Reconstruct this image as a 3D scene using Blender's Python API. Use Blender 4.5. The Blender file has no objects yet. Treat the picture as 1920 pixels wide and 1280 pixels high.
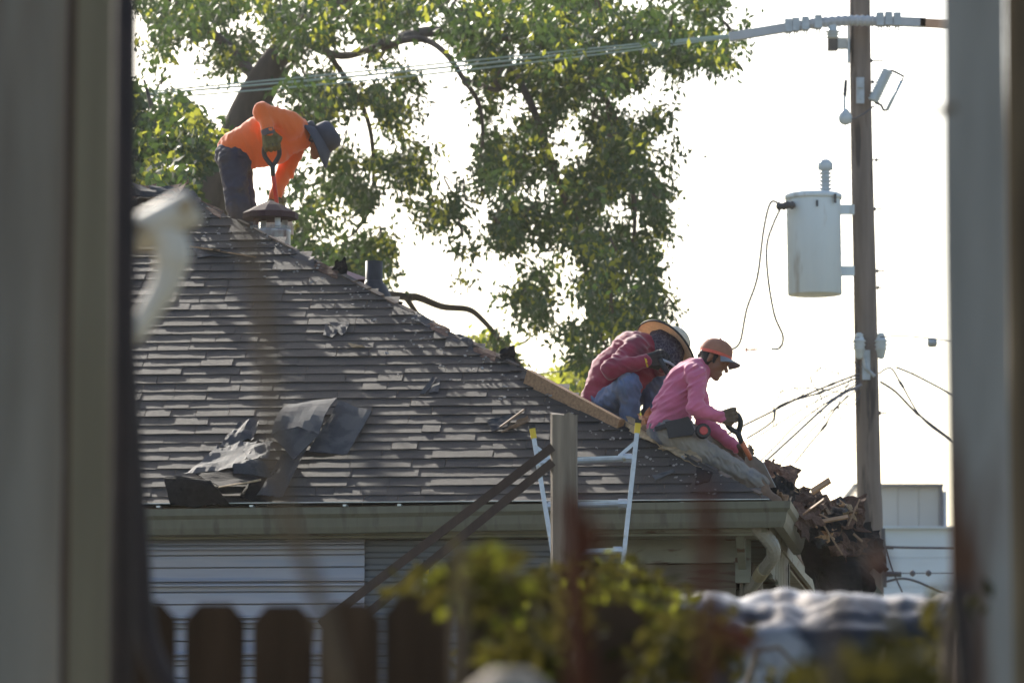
import bpy, math, random
import numpy as np
from mathutils import Vector, Matrix
random.seed(7); rng = np.random.default_rng(7)
scn = bpy.context.scene
COL = scn.collection
R = math.radians

# ------------------------------------------------------------------ camera, sky, sun, exposure
CAMZ = 1.2
LENS = 200.0
FPX = LENS / 36.0 * 1920.0
PITCH = 5.73
cam_d = bpy.data.cameras.new('camera'); cam = bpy.data.objects.new('camera', cam_d); COL.objects.link(cam)
cam.location = (0, 0, CAMZ); cam.rotation_euler = (R(90 + PITCH), 0, 0)
cam_d.lens = LENS; cam_d.sensor_width = 36; cam_d.sensor_fit = 'HORIZONTAL'
cam_d.clip_start = 0.1; cam_d.clip_end = 5000
cam_d.dof.use_dof = True; cam_d.dof.focus_distance = 37.0; cam_d.dof.aperture_fstop = 7.0
scn.camera = cam
SUN_EL, SUN_AZ = 28.3, -24.0            # azimuth from +Y, negative = left of the view
w = bpy.data.worlds.new('World'); scn.world = w; w.use_nodes = True
nt = w.node_tree; bg = nt.nodes['Background']
sky = nt.nodes.new('ShaderNodeTexSky'); sky.sky_type = 'NISHITA'; sky.sun_disc = False
sky.sun_elevation = R(SUN_EL); sky.sun_rotation = R(SUN_AZ)
sky.air_density = 1.0; sky.dust_density = 2.2; sky.ozone_density = 1.0
nt.links.new(sky.outputs[0], bg.inputs[0]); bg.inputs[1].default_value = 0.15
sun_d = bpy.data.lights.new('sun', 'SUN'); sun = bpy.data.objects.new('sun', sun_d); COL.objects.link(sun)
sun_d.energy = 5.0; sun_d.angle = R(0.5); sun_d.color = (1.0, 0.93, 0.82)
SUNV = Vector((math.sin(R(SUN_AZ)) * math.cos(R(SUN_EL)), math.cos(R(SUN_AZ)) * math.cos(R(SUN_EL)), math.sin(R(SUN_EL))))
sun.rotation_euler = SUNV.to_track_quat('Z', 'Y').to_euler()
vs = scn.view_settings
vs.view_transform = 'Standard'; vs.look = 'None'; vs.gamma = 1.0; vs.use_curve_mapping = False
vs.exposure = 0.75
scn.render.engine = 'CYCLES'
scn.cycles.use_denoising = True
scn.cycles.max_bounces = 8; scn.cycles.transparent_max_bounces = 8

# ------------------------------------------------------------------ pixel -> place
cp, sp_ = math.cos(R(PITCH)), math.sin(R(PITCH))
def ray(px, py):
    a, b = (px - 960) / FPX, (640 - py) / FPX
    return Vector((a, cp - b * sp_, sp_ + b * cp))
def P(px, py, Y):
    d = ray(px, py); return Vector((0, 0, CAMZ)) + d * (Y / d.y)
def ppm(Y): return FPX / Y               # pixels per metre at a depth

# ------------------------------------------------------------------ mesh helpers
WL = {}
def link(o): COL.objects.link(o); return o
def thing(name, label, cat, loc=(0, 0, 0), group=None):
    o = bpy.data.objects.new(name, None); link(o); o.location = loc; o.empty_display_size = 0.1
    WL[o] = Vector(loc); o['label'] = label; o['category'] = cat
    if group: o['group'] = group
    return o
def tag(o, label=None, cat=None, group=None, kind=None):
    if label: o['label'] = label
    if cat: o['category'] = cat
    if group: o['group'] = group
    if kind: o['kind'] = kind
    return o
class MB:
    def __init__(s): s.v = []; s.f = []
    def add(s, v, f):
        b = len(s.v); s.v += [tuple(p) for p in v]; s.f += [tuple(b + i for i in q) for q in f]; return s
    def box(s, c, h, rot=None):
        c = Vector(c); M = rot or Matrix.Identity(3)
        v = [c + M @ Vector((h[0] * i, h[1] * j, h[2] * k)) for i in (-1, 1) for j in (-1, 1) for k in (-1, 1)]
        return s.add(v, [(0, 1, 3, 2), (4, 6, 7, 5), (0, 4, 5, 1), (2, 3, 7, 6), (0, 2, 6, 4), (1, 5, 7, 3)])
    def bar(s, a, b, wdt, th, up=(0, 0, 1)):
        a, b = Vector(a), Vector(b); d = (b - a); L = d.length; d.normalize()
        u = Vector(up); x = d.cross(u).normalized(); z = x.cross(d).normalized()
        M = Matrix((x, d, z)).transposed()
        return s.box((a + b) / 2, (wdt / 2, L / 2, th / 2), M)
    def tube(s, pts, rad, n=8, sx=1.0):
        pts = [Vector(p) for p in pts]; m = len(pts)
        rad = [rad] * m if isinstance(rad, (int, float)) else list(rad)
        v = []; f = []; ref = None
        for i in range(m):
            t = (pts[min(i + 1, m - 1)] - pts[max(i - 1, 0)]).normalized()
            if ref is None: ref = t.orthogonal().normalized()
            ref = (ref - t * ref.dot(t)).normalized(); bi = t.cross(ref)
            for k in range(n):
                a = 2 * math.pi * k / n
                v.append(pts[i] + ref * math.cos(a) * rad[i] + bi * math.sin(a) * rad[i] * sx)
        for i in range(m - 1):
            for k in range(n):
                k2 = (k + 1) % n
                f.append((i * n + k, i * n + k2, (i + 1) * n + k2, (i + 1) * n + k))
        f.append(tuple(range(n))[::-1]); f.append(tuple((m - 1) * n + k for k in range(n)))
        return s.add(v, f)
    def lathe(s, prof, c, axis=(0, 0, 1), n=20, caps=True, wob=None):
        c = Vector(c); ax = Vector(axis).normalized(); x = ax.orthogonal().normalized(); y = ax.cross(x)
        v = []; f = []
        for (r, z) in prof:
            for k in range(n):
                a = 2 * math.pi * k / n; rr = r; zz = z
                if wob: rr, zz = wob(r, z, a)
                v.append(c + ax * zz + (x * math.cos(a) + y * math.sin(a)) * rr)
        m = len(prof)
        for i in range(m - 1):
            for k in range(n):
                k2 = (k + 1) % n; f.append((i * n + k, i * n + k2, (i + 1) * n + k2, (i + 1) * n + k))
        if caps:
            f.append(tuple(range(n))[::-1]); f.append(tuple((m - 1) * n + k for k in range(n)))
        return s.add(v, f)
    def prism(s, poly, off):
        off = Vector(off); n = len(poly); v = [Vector(p) for p in poly] + [Vector(p) + off for p in poly]
        f = [tuple(range(n))[::-1], tuple(range(n, 2 * n))] + [(i, (i + 1) % n, n + (i + 1) % n, n + i) for i in range(n)]
        return s.add(v, f)
    def build(s, name, m, parent=None, smooth=False, origin=None):
        me = bpy.data.meshes.new(name)
        off = WL.get(parent, Vector((0, 0, 0))) if parent else (Vector(origin) if origin is not None else Vector((0, 0, 0)))
        me.from_pydata([(p[0] - off[0], p[1] - off[1], p[2] - off[2]) for p in s.v], [], s.f)
        if smooth: me.polygons.foreach_set('use_smooth', [True] * len(me.polygons))
        me.update(); me.materials.append(m)
        o = bpy.data.objects.new(name, me); link(o)
        if parent: o.parent = parent; WL[o] = off
        elif origin is not None: o.location = off; WL[o] = Vector(off)
        else: WL[o] = Vector((0, 0, 0))
        return o
def big(name, V, F, m, parent=None, smooth=False):
    """V (n,3) F (k,4) numpy"""
    off = np.array(WL.get(parent, (0, 0, 0)) if parent else (0, 0, 0))
    me = bpy.data.meshes.new(name)
    me.vertices.add(len(V)); me.vertices.foreach_set('co', (V - off).astype(np.float32).ravel())
    k = F.shape[1]
    me.loops.add(F.size); me.loops.foreach_set('vertex_index', F.astype(np.int32).ravel())
    me.polygons.add(len(F)); me.polygons.foreach_set('loop_start', np.arange(0, F.size, k, dtype=np.int32))
    if smooth: me.polygons.foreach_set('use_smooth', np.ones(len(F), bool))
    me.update(calc_edges=True); me.validate(); me.materials.append(m)
    o = bpy.data.objects.new(name, me); link(o)
    if parent: o.parent = parent
    WL[o] = Vector(off)
    return o
_lat = {}
def vnoise(p, seed=0):
    L = _lat.setdefault(seed, np.random.default_rng(seed + 99).random((32, 32, 32)))
    i = np.floor(p).astype(int); f = p - i; f = f * f * (3 - 2 * f)
    r = 0
    for a in (0, 1):
        for b in (0, 1):
            for c in (0, 1):
                wgt = (f[..., 0] if a else 1 - f[..., 0]) * (f[..., 1] if b else 1 - f[..., 1]) * (f[..., 2] if c else 1 - f[..., 2])
                r = r + wgt * L[(i[..., 0] + a) % 32, (i[..., 1] + b) % 32, (i[..., 2] + c) % 32]
    return r * 2 - 1

# ------------------------------------------------------------------ materials
def mat(name, base, rough=0.7, metal=0.0, var=0.25, scale=12.0, bump=0.0, bscale=80.0, second=None, mask=(0.5, 0.6), mscale=6.0,
        stretch=(1, 1, 1), trans=0.0, tcol=None, rnd=0.0, spec=0.5, sheen=0.0, wave=None):
    m = bpy.data.materials.new(name); m.use_nodes = True; t = m.node_tree; N = t.nodes; L = t.links
    b = N['Principled BSDF']; b.inputs['Roughness'].default_value = rough; b.inputs['Metallic'].default_value = metal
    b.inputs['Specular IOR Level'].default_value = spec
    if sheen: b.inputs['Sheen Weight'].default_value = sheen
    tc = N.new('ShaderNodeTexCoord'); mp = N.new('ShaderNodeMapping'); mp.inputs['Scale'].default_value = stretch
    L.new(tc.outputs['Object'], mp.inputs[0])
    oi = N.new('ShaderNodeObjectInfo'); vm = N.new('ShaderNodeVectorMath'); vm.operation = 'MULTIPLY_ADD'
    L.new(oi.outputs['Random'], vm.inputs[0]); vm.inputs[1].default_value = (17, 31, 43); L.new(mp.outputs[0], vm.inputs[2])
    vec = vm.outputs[0]
    n1 = N.new('ShaderNodeTexNoise'); n1.inputs['Scale'].default_value = scale; n1.inputs['Detail'].default_value = 6; L.new(vec, n1.inputs[0])
    rp = N.new('ShaderNodeMapRange'); rp.inputs[1].default_value = 0.25; rp.inputs[2].default_value = 0.75
    rp.inputs[3].default_value = 1 - var; rp.inputs[4].default_value = 1 + var; L.new(n1.outputs[0], rp.inputs[0])
    col = N.new('ShaderNodeRGB'); col.outputs[0].default_value = (*base, 1); c = col.outputs[0]
    if second:
        n2 = N.new('ShaderNodeTexNoise'); n2.inputs['Scale'].default_value = mscale; n2.inputs['Detail'].default_value = 5; L.new(vec, n2.inputs[0])
        r2 = N.new('ShaderNodeMapRange'); r2.inputs[1].default_value = mask[0]; r2.inputs[2].default_value = mask[1]; L.new(n2.outputs[0], r2.inputs[0])
        mx = N.new('ShaderNodeMix'); mx.data_type = 'RGBA'; L.new(r2.outputs[0], mx.inputs[0]); L.new(c, mx.inputs[6]); mx.inputs[7].default_value = (*second, 1); c = mx.outputs[2]
    if wave:
        wv = N.new('ShaderNodeTexWave'); wv.inputs['Scale'].default_value = wave[0]; wv.inputs['Distortion'].default_value = 2; wv.inputs['Detail'].default_value = 3
        wv.bands_direction = wave[1]; L.new(tc.outputs['Object'], wv.inputs[0])
        r3 = N.new('ShaderNodeMapRange'); r3.inputs[3].default_value = 1 - wave[2]; r3.inputs[4].default_value = 1 + wave[2]; L.new(wv.outputs[1], r3.inputs[0])
        mw = N.new('ShaderNodeVectorMath'); mw.operation = 'SCALE'; L.new(c, mw.inputs[0]); L.new(r3.outputs[0], mw.inputs['Scale']); c = mw.outputs[0]
    ms = N.new('ShaderNodeVectorMath'); ms.operation = 'SCALE'; L.new(c, ms.inputs[0]); L.new(rp.outputs[0], ms.inputs['Scale']); c = ms.outputs[0]
    if rnd:
        rr = N.new('ShaderNodeMapRange'); rr.inputs[3].default_value = 1 - rnd; rr.inputs[4].default_value = 1 + rnd; L.new(oi.outputs['Random'], rr.inputs[0])
        m2 = N.new('ShaderNodeVectorMath'); m2.operation = 'SCALE'; L.new(c, m2.inputs[0]); L.new(rr.outputs[0], m2.inputs['Scale']); c = m2.outputs[0]
    L.new(c, b.inputs['Base Color'])
    if bump:
        n3 = N.new('ShaderNodeTexNoise'); n3.inputs['Scale'].default_value = bscale; n3.inputs['Detail'].default_value = 4; L.new(vec, n3.inputs[0])
        bp = N.new('ShaderNodeBump'); bp.inputs['Strength'].default_value = bump; bp.inputs['Distance'].default_value = 0.01
        L.new(n3.outputs[0], bp.inputs['Height']); L.new(bp.outputs[0], b.inputs['Normal'])
    if trans:
        tr = N.new('ShaderNodeBsdfTranslucent')
        if tcol: tr.inputs[0].default_value = (*tcol, 1)
        else: L.new(c, tr.inputs[0])
        mxs = N.new('ShaderNodeMixShader'); mxs.inputs[0].default_value = trans
        L.new(b.outputs[0], mxs.inputs[1]); L.new(tr.outputs[0], mxs.inputs[2]); L.new(mxs.outputs[0], N['Material Output'].inputs[0])
    return m
M = {}
M['shingle'] = mat('asphalt_shingle', (0.050, 0.043, 0.037), 0.72, spec=0.36, var=0.6, scale=240, bump=0.9, bscale=330, rnd=0.1, second=(0.030, 0.028, 0.028), mask=(0.45, 0.65), mscale=5)
M['tarred'] = mat('tarred_shingle', (0.035, 0.037, 0.042), 0.75, spec=0.4, var=0.5, scale=150, bump=0.6, bscale=300, rnd=0.45, second=(0.055, 0.052, 0.05), mask=(0.5, 0.6), mscale=9)
M['greyback'] = mat('shingle_back', (0.085, 0.085, 0.085), 0.9, spec=0.25, var=0.3, scale=200, bump=0.3, bscale=300, rnd=0.3, second=(0.055, 0.055, 0.06), mask=(0.45, 0.55), mscale=7)
M['felt'] = mat('black_felt', (0.012, 0.0115, 0.012), 0.9, spec=0.2, var=0.5, scale=30, bump=0.4, bscale=60, rnd=0.4)
M['scrap'] = mat('brown_scrap', (0.12, 0.072, 0.052), 0.95, spec=0.15, var=0.5, scale=60, bump=0.5, bscale=120, rnd=0.5)
M['deck'] = mat('old_decking', (0.16, 0.10, 0.06), 0.8, var=0.4, scale=14, stretch=(1, 8, 8), bump=0.3)
M['splinter'] = mat('split_wood', (0.36, 0.22, 0.12), 0.7, var=0.35, scale=20, stretch=(1, 6, 6), bump=0.2, rnd=0.35)
M['plank'] = mat('hip_plank', (0.30, 0.17, 0.085), 0.75, var=0.35, scale=9, stretch=(1, 7, 7), bump=0.3, bscale=40)
M['gutter'] = mat('gutter_paint', (0.15, 0.142, 0.10), 0.6, var=0.2, scale=5, bump=0.1, bscale=8, second=(0.085, 0.078, 0.055), mask=(0.52, 0.66), mscale=5, stretch=(2.5, 2.5, .35))
M['gutter_in'] = mat('gutter_metal', (0.55, 0.56, 0.55), 0.3, metal=0.7, var=0.2)
M['trim'] = mat('peeling_trim', (0.22, 0.215, 0.16), 0.7, var=0.15, scale=8, bump=0.3, bscale=30, second=(0.11, 0.06, 0.035), mask=(0.58, 0.66), mscale=7, stretch=(0.5, 1, 2))
M['siding'] = mat('peeling_siding', (0.13, 0.105, 0.07), 0.75, var=0.2, scale=8, bump=0.3, bscale=30, second=(0.08, 0.045, 0.028), mask=(0.5, 0.6), mscale=8, stretch=(0.4, 1, 3))
M['downspout'] = mat('downspout_paint', (0.26, 0.235, 0.185), 0.5, var=0.12, scale=6, second=(0.2, 0.17, 0.125), mask=(0.6, 0.7))
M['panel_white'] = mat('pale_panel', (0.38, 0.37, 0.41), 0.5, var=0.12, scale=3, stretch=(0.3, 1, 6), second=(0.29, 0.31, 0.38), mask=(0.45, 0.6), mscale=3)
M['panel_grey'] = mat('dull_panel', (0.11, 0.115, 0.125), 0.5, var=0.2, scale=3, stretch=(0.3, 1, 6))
M['wall_dark'] = mat('wall_board', (0.12, 0.10, 0.08), 0.8)
M['galv'] = mat('galvanised_rust', (0.55, 0.57, 0.58), 0.45, metal=0.35, var=0.12, scale=30, second=(0.11, 0.035, 0.02), mask=(0.46, 0.62), mscale=6, stretch=(1, 1, 0.45))
M['cap'] = mat('maroon_metal', (0.05, 0.022, 0.024), 0.85, var=0.2, scale=8)
M['maroon_dull'] = mat('faded_maroon', (0.30, 0.17, 0.16), 0.5, var=0.15, scale=8)
M['black_pipe'] = mat('black_vent', (0.022, 0.024, 0.028), 0.6, var=0.3, scale=20, bump=0.1)
M['alu'] = mat('ladder_aluminium', (0.46, 0.49, 0.54), 0.4, metal=0.6, var=0.15, scale=25, second=(0.4, 0.37, 0.3), mask=(0.62, 0.7), mscale=20)
M['yellow'] = mat('yellow_plastic', (0.70, 0.48, 0.03), 0.45, var=0.1)
M['rubber'] = mat('black_rubber', (0.02, 0.02, 0.022), 0.7)
M['post'] = mat('weathered_post', (0.20, 0.16, 0.12), 0.85, var=0.4, scale=22, stretch=(1, 1, 0.08), bump=0.7, bscale=40, second=(0.085, 0.05, 0.035), mask=(0.5, 0.62), mscale=9)
M['rail'] = mat('dark_rail', (0.05, 0.03, 0.022), 0.8, var=0.3, scale=20, stretch=(1, 1, 0.3), bump=0.3)
M['board'] = mat('grey_fence_board', (0.21, 0.19, 0.16), 0.9, spec=0.2, var=0.22, scale=10, stretch=(1.5, 1.5, 0.12), bump=0.4, bscale=30, second=(0.09, 0.065, 0.045), mask=(0.48, 0.68), mscale=4, rnd=0.1)
M['board2'] = mat('olive_fence_board', (0.18, 0.15, 0.10), 0.9, spec=0.2, var=0.25, scale=10, stretch=(1.5, 1.5, 0.12), bump=0.4, bscale=30, second=(0.05, 0.035, 0.022), mask=(0.55, 0.7), mscale=3)
M['board3'] = mat('rust_stained_board', (0.27, 0.25, 0.225), 0.9, spec=0.2, var=0.2, scale=10, stretch=(1.5, 1.5, 0.2), bump=0.4, bscale=30, second=(0.085, 0.042, 0.025), mask=(0.52, 0.68), mscale=5.0)
M['picket'] = mat('brown_picket', (0.055, 0.034, 0.021), 0.9, spec=0.1, var=0.4, scale=14, stretch=(1.5, 1.5, 0.15), bump=0.4, rnd=0.25)
M['rust'] = mat('rusty_post', (0.025, 0.014, 0.011), 0.8, var=0.4, scale=10, bump=0.3)
M['pvc'] = mat('dirty_pvc', (0.62, 0.54, 0.44), 0.55, var=0.08, scale=14, second=(0.30, 0.20, 0.11), mask=(0.62, 0.72), mscale=16)
M['slate'] = mat('dark_plastic', (0.012, 0.012, 0.013), 0.9, spec=0.1)
M['pole'] = mat('pole_wood', (0.19, 0.15, 0.125), 0.85, var=0.3, scale=9, stretch=(1, 1, 0.12), bump=0.4, bscale=30, second=(0.065, 0.052, 0.048), mask=(0.53, 0.6), mscale=6)
M['tank'] = mat('transformer_paint', (0.66, 0.72, 0.74), 0.45, var=0.06, scale=3, second=(0.42, 0.40, 0.36), mask=(0.60, 0.75), mscale=4, stretch=(2, 2, .3))
M['porcelain'] = mat('grey_porcelain', (0.55, 0.60, 0.62), 0.3, var=0.08)
M['hard'] = mat('galvanised_hardware', (0.42, 0.45, 0.47), 0.5, metal=0.4, var=0.2)
M['darkmetal'] = mat('dark_hardware', (0.06, 0.06, 0.065), 0.5, var=0.2)
M['guard'] = mat('line_guard', (0.45, 0.46, 0.48), 0.5, var=0.1, scale=6)
M['guard_org'] = mat('sun_faded_guard', (0.50, 0.28, 0.17), 0.5, var=0.2, scale=4)
M['wire_green'] = mat('weathered_line', (0.30, 0.38, 0.34), 0.5, var=0.1)
M['wire'] = mat('service_wire', (0.07, 0.07, 0.085), 0.5)
M['wire_thin'] = mat('pale_wire', (0.22, 0.22, 0.26), 0.5)
M['bldg_up'] = mat('beige_metal_wall', (0.46, 0.43, 0.38), 0.6, var=0.06, scale=1.0)
M['bldg_low'] = mat('pale_blue_wall', (0.48, 0.55, 0.60), 0.6, var=0.06, scale=0.8, stretch=(1, 1, 4))
M['bldg_trim'] = mat('dark_corner_trim', (0.12, 0.13, 0.15), 0.6)
M['tarp'] = mat('clear_tarp', (0.24, 0.24, 0.25), 0.28, var=0.3, scale=6, bump=0.6, bscale=14, second=(0.012, 0.012, 0.015), mask=(0.37, 0.45), mscale=5, spec=0.4)
M['ground'] = mat('dry_yard', (0.16, 0.13, 0.09), 0.95, var=0.4, scale=0.8, second=(0.07, 0.09, 0.03), mask=(0.45, 0.6), mscale=0.3)
M['bark'] = mat('tree_bark', (0.075, 0.06, 0.05), 0.9, var=0.4, scale=6, stretch=(1, 1, 0.3), bump=0.6, bscale=14)
def leafmat(name, base, tcol, tr, sp=0.4): return mat(name, base, 0.5 if sp > .2 else 0.95, var=0.45, scale=0.9, trans=tr, tcol=tcol, spec=sp)
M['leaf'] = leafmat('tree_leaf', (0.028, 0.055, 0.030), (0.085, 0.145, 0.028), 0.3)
M['leaf_y'] = leafmat('yellow_leaf', (0.085, 0.11, 0.025), (0.40, 0.42, 0.05), 0.5)  # brighter leaf copy, backlight painted into its yellow-green
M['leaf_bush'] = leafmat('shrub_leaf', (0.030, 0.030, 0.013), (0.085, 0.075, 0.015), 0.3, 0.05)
M['leaf_y2'] = leafmat('shrub_leaf_lit', (0.07, 0.085, 0.018), (0.22, 0.23, 0.025), 0.42, 0.05)  # lighter copy of the shrub leaf, sunlight put into its colour
M['leaf_dry'] = leafmat('dry_leaf', (0.10, 0.038, 0.018), (0.22, 0.075, 0.025), 0.4)
M['stem'] = mat('brown_stem', (0.10, 0.065, 0.035), 0.85, var=0.3)
M['stem_red'] = mat('red_stem', (0.085, 0.03, 0.018), 0.9, spec=0.1, var=0.3, trans=0.2, tcol=(0.16, 0.05, 0.02))
M['stone'] = mat('pale_board_end', (0.24, 0.19, 0.135), 0.85, var=0.2)
# people
M['orange'] = mat('orange_cotton', (0.88, 0.18, 0.035), 0.8, var=0.10, scale=5, bump=0.3, bscale=18, second=(0.62, 0.14, 0.04), mask=(0.58, 0.78), mscale=5, sheen=0.3, trans=0.12, tcol=(0.9, 0.2, 0.03))
M['pink'] = mat('pink_cotton', (0.60, 0.14, 0.24), 0.85, var=0.14, scale=6, bump=0.3, bscale=25, sheen=0.3, second=(0.42, 0.14, 0.22), mask=(0.55, 0.75), mscale=4)
M['crimson'] = mat('crimson_cotton', (0.27, 0.024, 0.055), 0.85, second=(0.16, 0.03, 0.05), mask=(0.5, 0.7), mscale=6, var=0.15, scale=5, bump=0.3, bscale=25, sheen=0.3)
M['red_far'] = mat('red_sleeve', (0.62, 0.10, 0.14), 0.85, var=0.1, bump=0.1)
M['jean_dark'] = mat('dark_denim', (0.028, 0.035, 0.06), 0.85, var=0.25, scale=8, bump=0.2, bscale=40, second=(0.045, 0.04, 0.04), mask=(0.5, 0.65), mscale=5)
M['jean_blue'] = mat('blue_denim', (0.12, 0.16, 0.26), 0.85, var=0.25, scale=7, bump=0.2, bscale=40, second=(0.15, 0.15, 0.17), mask=(0.5, 0.65), mscale=6)
M['jean_grey'] = mat('dusty_denim', (0.25, 0.22, 0.185), 0.85, var=0.25, scale=7, bump=0.25, bscale=40, second=(0.12, 0.125, 0.15), mask=(0.5, 0.62), mscale=5)
M['skin'] = mat('tanned_skin', (0.26, 0.125, 0.075), 0.5, var=0.1, scale=10)
M['hair'] = mat('black_hair', (0.012, 0.01, 0.01), 0.5, bump=0.5, bscale=120)
M['navyhat'] = mat('grey_blue_hat', (0.05, 0.056, 0.075), 0.8, var=0.2, scale=10, bump=0.15, bscale=60)
M['glove_olive'] = mat('olive_glove', (0.13, 0.105, 0.035), 0.8, var=0.35, scale=25, bump=0.2)
M['glove_black'] = mat('black_glove', (0.018, 0.018, 0.02), 0.6, var=0.3, scale=30, bump=0.2)
M['glove_brown'] = mat('dirty_glove', (0.12, 0.085, 0.055), 0.8, var=0.3, scale=25, bump=0.2)
M['cuff'] = mat('grey_cuff', (0.10, 0.085, 0.09), 0.85)
M['straw'] = mat('straw_weave', (0.72, 0.57, 0.40), 0.7, var=0.25, scale=60, bump=0.6, bscale=150, trans=0.35, tcol=(0.80, 0.60, 0.42))
M['straw_top'] = mat('straw_crown', (0.60, 0.53, 0.40), 0.7, var=0.15, scale=60, bump=0.4, bscale=150)
M['capcloth'] = mat('orange_brown_cap', (0.34, 0.15, 0.095), 0.85, var=0.2, scale=14, bump=0.15)
M['capstrap'] = mat('red_cap_band', (0.65, 0.12, 0.08), 0.8)
M['capbill'] = mat('grey_bill', (0.22, 0.23, 0.25), 0.8)
M['boot'] = mat('work_boot', (0.17, 0.10, 0.06), 0.75, var=0.3, scale=20, bump=0.2)
M['pouch'] = mat('black_pouch', (0.022, 0.02, 0.022), 0.6, bump=0.1)
M['toolred'] = mat('red_shaft', (0.5, 0.04, 0.03), 0.4, var=0.12)
M['toolorange'] = mat('orange_shaft', (0.60, 0.17, 0.075), 0.5, var=0.15)
M['toolgrip'] = mat('dark_grip', (0.02, 0.024, 0.03), 0.5)
M['rag'] = mat('orange_rag', (0.62, 0.30, 0.15), 0.85, var=0.3, scale=20, bump=0.4)
M['fibre'] = mat('tan_fibre', (0.36, 0.25, 0.14), 0.9, var=0.4, scale=25, bump=0.5)
# bandana: dark cotton with pale paisley lines
def bandana():
    m = mat('bandana_cotton', (0.04, 0.035, 0.06), 0.85, var=0.2); t = m.node_tree; N = t.nodes; L = t.links
    tc = N.new('ShaderNodeTexCoord'); v = N.new('ShaderNodeTexVoronoi'); v.feature = 'DISTANCE_TO_EDGE'; v.inputs['Scale'].default_value = 34
    nz = N.new('ShaderNodeTexNoise'); nz.inputs['Scale'].default_value = 14
    ad = N.new('ShaderNodeMix'); ad.data_type = 'RGBA'; ad.inputs[0].default_value = 0.12
    L.new(tc.outputs['Object'], nz.inputs[0]); L.new(tc.outputs['Object'], ad.inputs[6]); L.new(nz.outputs[1], ad.inputs[7]); L.new(ad.outputs[2], v.inputs[0])
    mr = N.new('ShaderNodeMapRange'); mr.inputs[1].default_value = 0.10; mr.inputs[2].default_value = 0.05; L.new(v.outputs[0], mr.inputs[0])
    mx = N.new('ShaderNodeMix'); mx.data_type = 'RGBA'; L.new(mr.outputs[0], mx.inputs[0])
    mx.inputs[6].default_value = (0.035, 0.03, 0.055, 1); mx.inputs[7].default_value = (0.10, 0.095, 0.12, 1)
    L.new(mx.outputs[2], N['Principled BSDF'].inputs['Base Color'])
    return m
M['bandana'] = bandana()

# ------------------------------------------------------------------ ground
g = MB(); S = 3000
g.add([(-S, -S, 0), (S, -S, 0), (S, S, 0), (-S, S, 0)], [(0, 1, 2, 3)])
tag(g.build('ground', M['ground']), kind='structure')

# ------------------------------------------------------------------ the house
PHI = R(5.5)
EX = Vector((math.cos(PHI), -math.sin(PHI), 0))      # along the eave, to the right
EI = Vector((math.sin(PHI), math.cos(PHI), 0))       # inward from the front eave
CORNER = P(1443, 938, 36.0)
EAVE = CORNER.z
# the apex of the hip where the ray through it meets the vertical plane over the hip
RUN = 4.77
def hip_plan(s): return Vector((CORNER.x, CORNER.y, 0)) + (-EX + EI) * s
lo, hi = 2.0, 9.0
for _ in range(60):
    md = (lo + hi) / 2; q = hip_plan(md)
    if 960 + FPX * q.x / (q.y * cp) > 332: lo = md
    else: hi = md
RUN = lo
APEX = P(332, 362, hip_plan(RUN).y)
SLOPE = (APEX.z - EAVE) / RUN
SA = math.atan(SLOPE)
UP = (EI * math.cos(SA) + Vector((0, 0, math.sin(SA)))).normalized()   # up the front slope
NRM = EX.cross(UP).normalized()
SLEN = RUN / math.cos(SA)
def roof(u, v, h=0.0):            # u metres left of the corner along the eave, v metres up the slope
    return CORNER - EX * u + UP * v + NRM * h
def on_roof(px, py, h=0.0):
    d = ray(px, py); o = Vector((0, 0, CAMZ))
    t = (CORNER + NRM * h - o).dot(NRM) / d.dot(NRM); return o + d * t
def uv_of(p): q = p - CORNER; return -q.dot(EX), q.dot(UP)
house = thing('house', 'old house with brown shingled hip roof being stripped', 'house', (CORNER.x, CORNER.y, 0))
W1 = 9.0; D1 = 2 * RUN
c_r, c_l = CORNER, CORNER - EX * W1
b_r, b_l = CORNER + EI * D1, CORNER - EX * W1 + EI * D1
r1 = CORNER + (-EX + EI) * RUN + Vector((0, 0, SLOPE * RUN)); r2 = r1 - EX * (W1 - 2 * RUN if W1 > 2 * RUN + .5 else 0.8)
dz = Vector((0, 0, -0.10))
rf = MB(); tv = [p - NRM * 0.0 + Vector((0, 0, -0.015)) for p in (c_l, c_r, b_r, b_l, r1, r2)]
bv = [p + dz for p in tv]
rf.add(tv + bv, [(0, 1, 4, 5), (1, 2, 4), (2, 3, 5, 4), (3, 0, 5), (7, 6, 11, 10), (8, 7, 10), (9, 8, 10, 11), (6, 9, 11),
                 (0, 6, 7, 1), (1, 7, 8, 2), (2, 8, 9, 3), (3, 9, 6, 0)])
roof_o = rf.build('roof', M['deck'], house)
# shingles of the front slope --------------------------------------------------
EXPO = 0.134; NC = int(SLEN / EXPO)
BASIS = Matrix((EX, UP, NRM)).transposed().to_4x4()
widths = [0.12, 0.17, 0.22, 0.27, 0.33, 0.40]
shared = {}
def shingle_mesh(wi, var):
    k = (wi, var)
    if k in shared: return shared[k]
    r_ = random.Random(wi * 13 + var)
    wd = widths[wi] - 0.003; n = 4; L = EXPO * 1.6; th = 0.010
    v = []; f = []
    for i in range(n + 1):
        x = wd * i / n; e = r_.uniform(-0.002, 0.002); hh = th + r_.uniform(-0.0006, 0.0008)
        sl = r_.uniform(-.003, .003) if i in (0, n) else 0
        v += [(x + sl, e, 0.0), (x + sl, e, hh), (x, L, 0.001)]
    for i in range(n):
        a = 3 * i; f += [(a, a + 3, a + 4, a + 1), (a + 1, a + 4, a + 5, a + 2)]
    f += [(0, 1, 2), (3 * n, 3 * n + 2, 3 * n + 1)]
    me = bpy.data.meshes.new('shingle'); me.from_pydata(v, [], f); me.materials.append(M['shingle']); shared[k] = me
    return me
cand = []
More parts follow.
